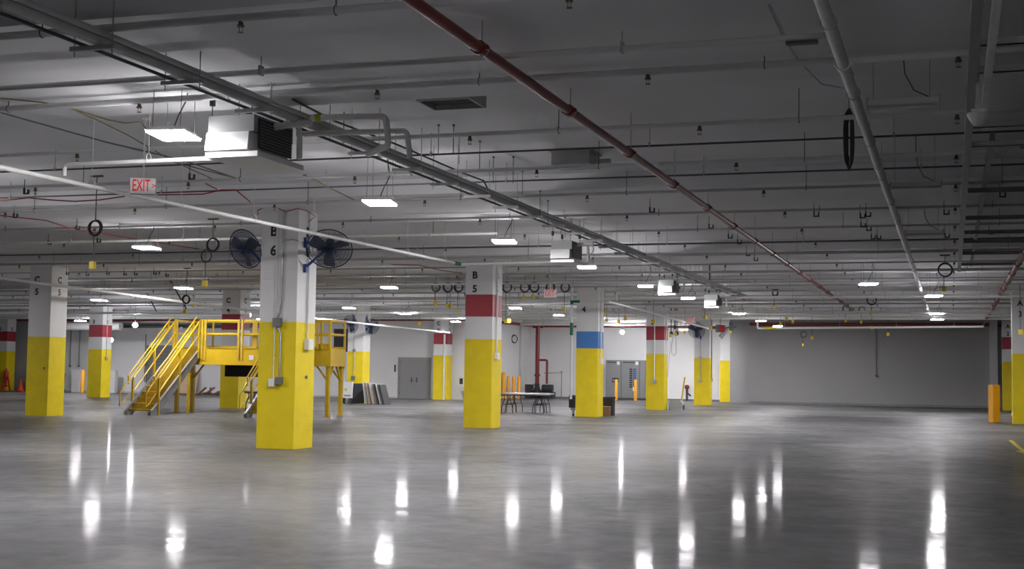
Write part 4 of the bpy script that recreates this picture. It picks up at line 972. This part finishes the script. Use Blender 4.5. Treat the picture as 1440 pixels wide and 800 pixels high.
# left: scrubber, partitions, cones, barrier
sc = thing('ride_on_scrubber', 'green ride-on floor scrubber half hidden behind the C 5 column', 'machine', (-52.3, 69.2, 0))
obj('body', MB().prism([(-1.2, .5), (.35, .5), (.42, .9), (.38, 1.25), (.2, 1.36), (-.9, 1.4), (-1.2, 1.2)], -.5, .5, 'y'), MSCRUB, sc)
obj('lower_body', MB().prism([(-1.1, .15), (.1, .15), (.35, .45), (.38, .52), (-1.2, .52)], -.48, .48, 'y'), MDGREY, sc)
obj('bumper', MB().prism([(.42, .3), (.6, .45), (.65, 1.1), (.55, 1.18), (.45, 1.1)], -.4, .4, 'y'), MDGREY, sc)
obj('badge', MB().box((.46, -.42, .85), (.58, -.401, 1.05)), MSCRUB, sc)
for x in (-.8, .1): obj('wheel', MB().cyl((x, -.5, .18), (x, .5, .18), .18, n=14), MBLK, sc)
obj('brush_skirt', MB().box((-.1, -.55, .01), (.55, .55, .15)), MDGREY, sc)
obj('mast', MB().cyl((.05, 0, 1.38), (.05, 0, 1.9), .035, n=8), MDARK, sc)
for (x0, x1, lab) in ((100, 112, 'low white partition left of the orange bollard at the far left wall'), (153, 161, 'low white partition right of the red banded column at the far left wall')):
    a = on_y(x0, 549, 69.2); b = on_y(x1, 549, 69.2)
    tag(obj('low_partition', MB().box((0, 0, 0), (b.x-a.x, .3, 1.33)).box((-.02, -.02, 1.33), (b.x-a.x+.02, .32, 1.36)), MWALL, None, (a.x, 69.2, 0)), lab, 'partition')
for x in (98.5, 111):
    p = on_y(x, 470, 70.1); tag(obj('wall_conduit', MB().cyl((0, 0, -1.7), (0, 0, 1.2), .03, n=6).box((-.06, -.04, -1.8), (.06, .04, -1.7)), MSTEEL, None, (p.x, 70.2, p.z-.2)), 'thin grey conduit up the far left white wall behind the scrubber' if x < 100 else 'thin grey conduit up the far left white wall above the bollard', 'conduit')
p = on_y(203, 500, 70.1); tag(obj('wall_conduit', MB().cyl((0, 0, -1.6), (0, 0, 1.3), .035, n=6).box((-.1, -.05, -.6), (.1, .05, -.4)), MSTEEL, None, (p.x, 70.2, p.z)), 'thin grey conduit left of the roller shutter', 'conduit')
cn = thing('traffic_cone', 'orange traffic cone at the foot of the far left red banded column', 'cone', (on_y(29, 548, 68.8).x, 68.8, 0))
obj('cone', MB().lathe([(.2, .03), (.18, .05), (.03, .72), (.02, .74)], 14), MCONE, cn); obj('base', MB().box((-.24, -.24, 0), (.24, .24, .03)), MCONE, cn)
ba = thing('floor_stand', 'red folding floor stand with a canister on it left of the traffic cone', 'stand', (on_y(8, 548, 68.8).x, 68.8, 0))
for sx in (-1, 1): obj('leg', MB().bar((sx*.3, 0, 0), (sx*.14, 0, .85), .09, .05), MREDP, ba)
obj('panel', MB().box((-.16, -.04, .65), (.16, .04, .86)).box((-.2, -.03, .25), (.2, .03, .32)).box((-.05, -.03, .3), (.05, .03, .66)), MREDP, ba)
obj('canister', MB().lathe([(.13, .86), (.15, 1.0), (.15, 1.15), (.07, 1.28), (.05, 1.38)], 12), MREDP, ba)
# upper-left/ far structure clutter: conduit on dark wall
p = on_y(1232, 500, 76.4)
tag(obj('wall_conduit', MB().cyl((p.x, 76.5, 1.7), (p.x, 76.5, 4.4), .018, n=6).box((p.x-.06, 76.46, 1.6), (p.x+.06, 76.56, 1.72)), MDARK), 'thin dark conduit dropping down the middle of the dark far wall', 'conduit')

# worn yellow line painted on the floor at the right edge
fl = bpy.data.objects['floor']
for (a, b) in (((1421, 619), (1446, 640)), ((1432, 634), (1450, 639))):
    p, q = on_z(*a, 0), on_z(*b, 0); d = (q-p).normalized(); n_ = Vector((-d.y, d.x, 0))*.05
    obj('painted_line', MB().add([p+n_, p-n_, q-n_, q+n_, p+n_+Vector((0, 0, .002)), p-n_+Vector((0, 0, .002)), q-n_+Vector((0, 0, .002)), q+n_+Vector((0, 0, .002))],
        [(0, 3, 2, 1), (4, 5, 6, 7), (0, 1, 5, 4), (1, 2, 6, 5), (2, 3, 7, 6), (3, 0, 4, 7)]), MYEL, fl)
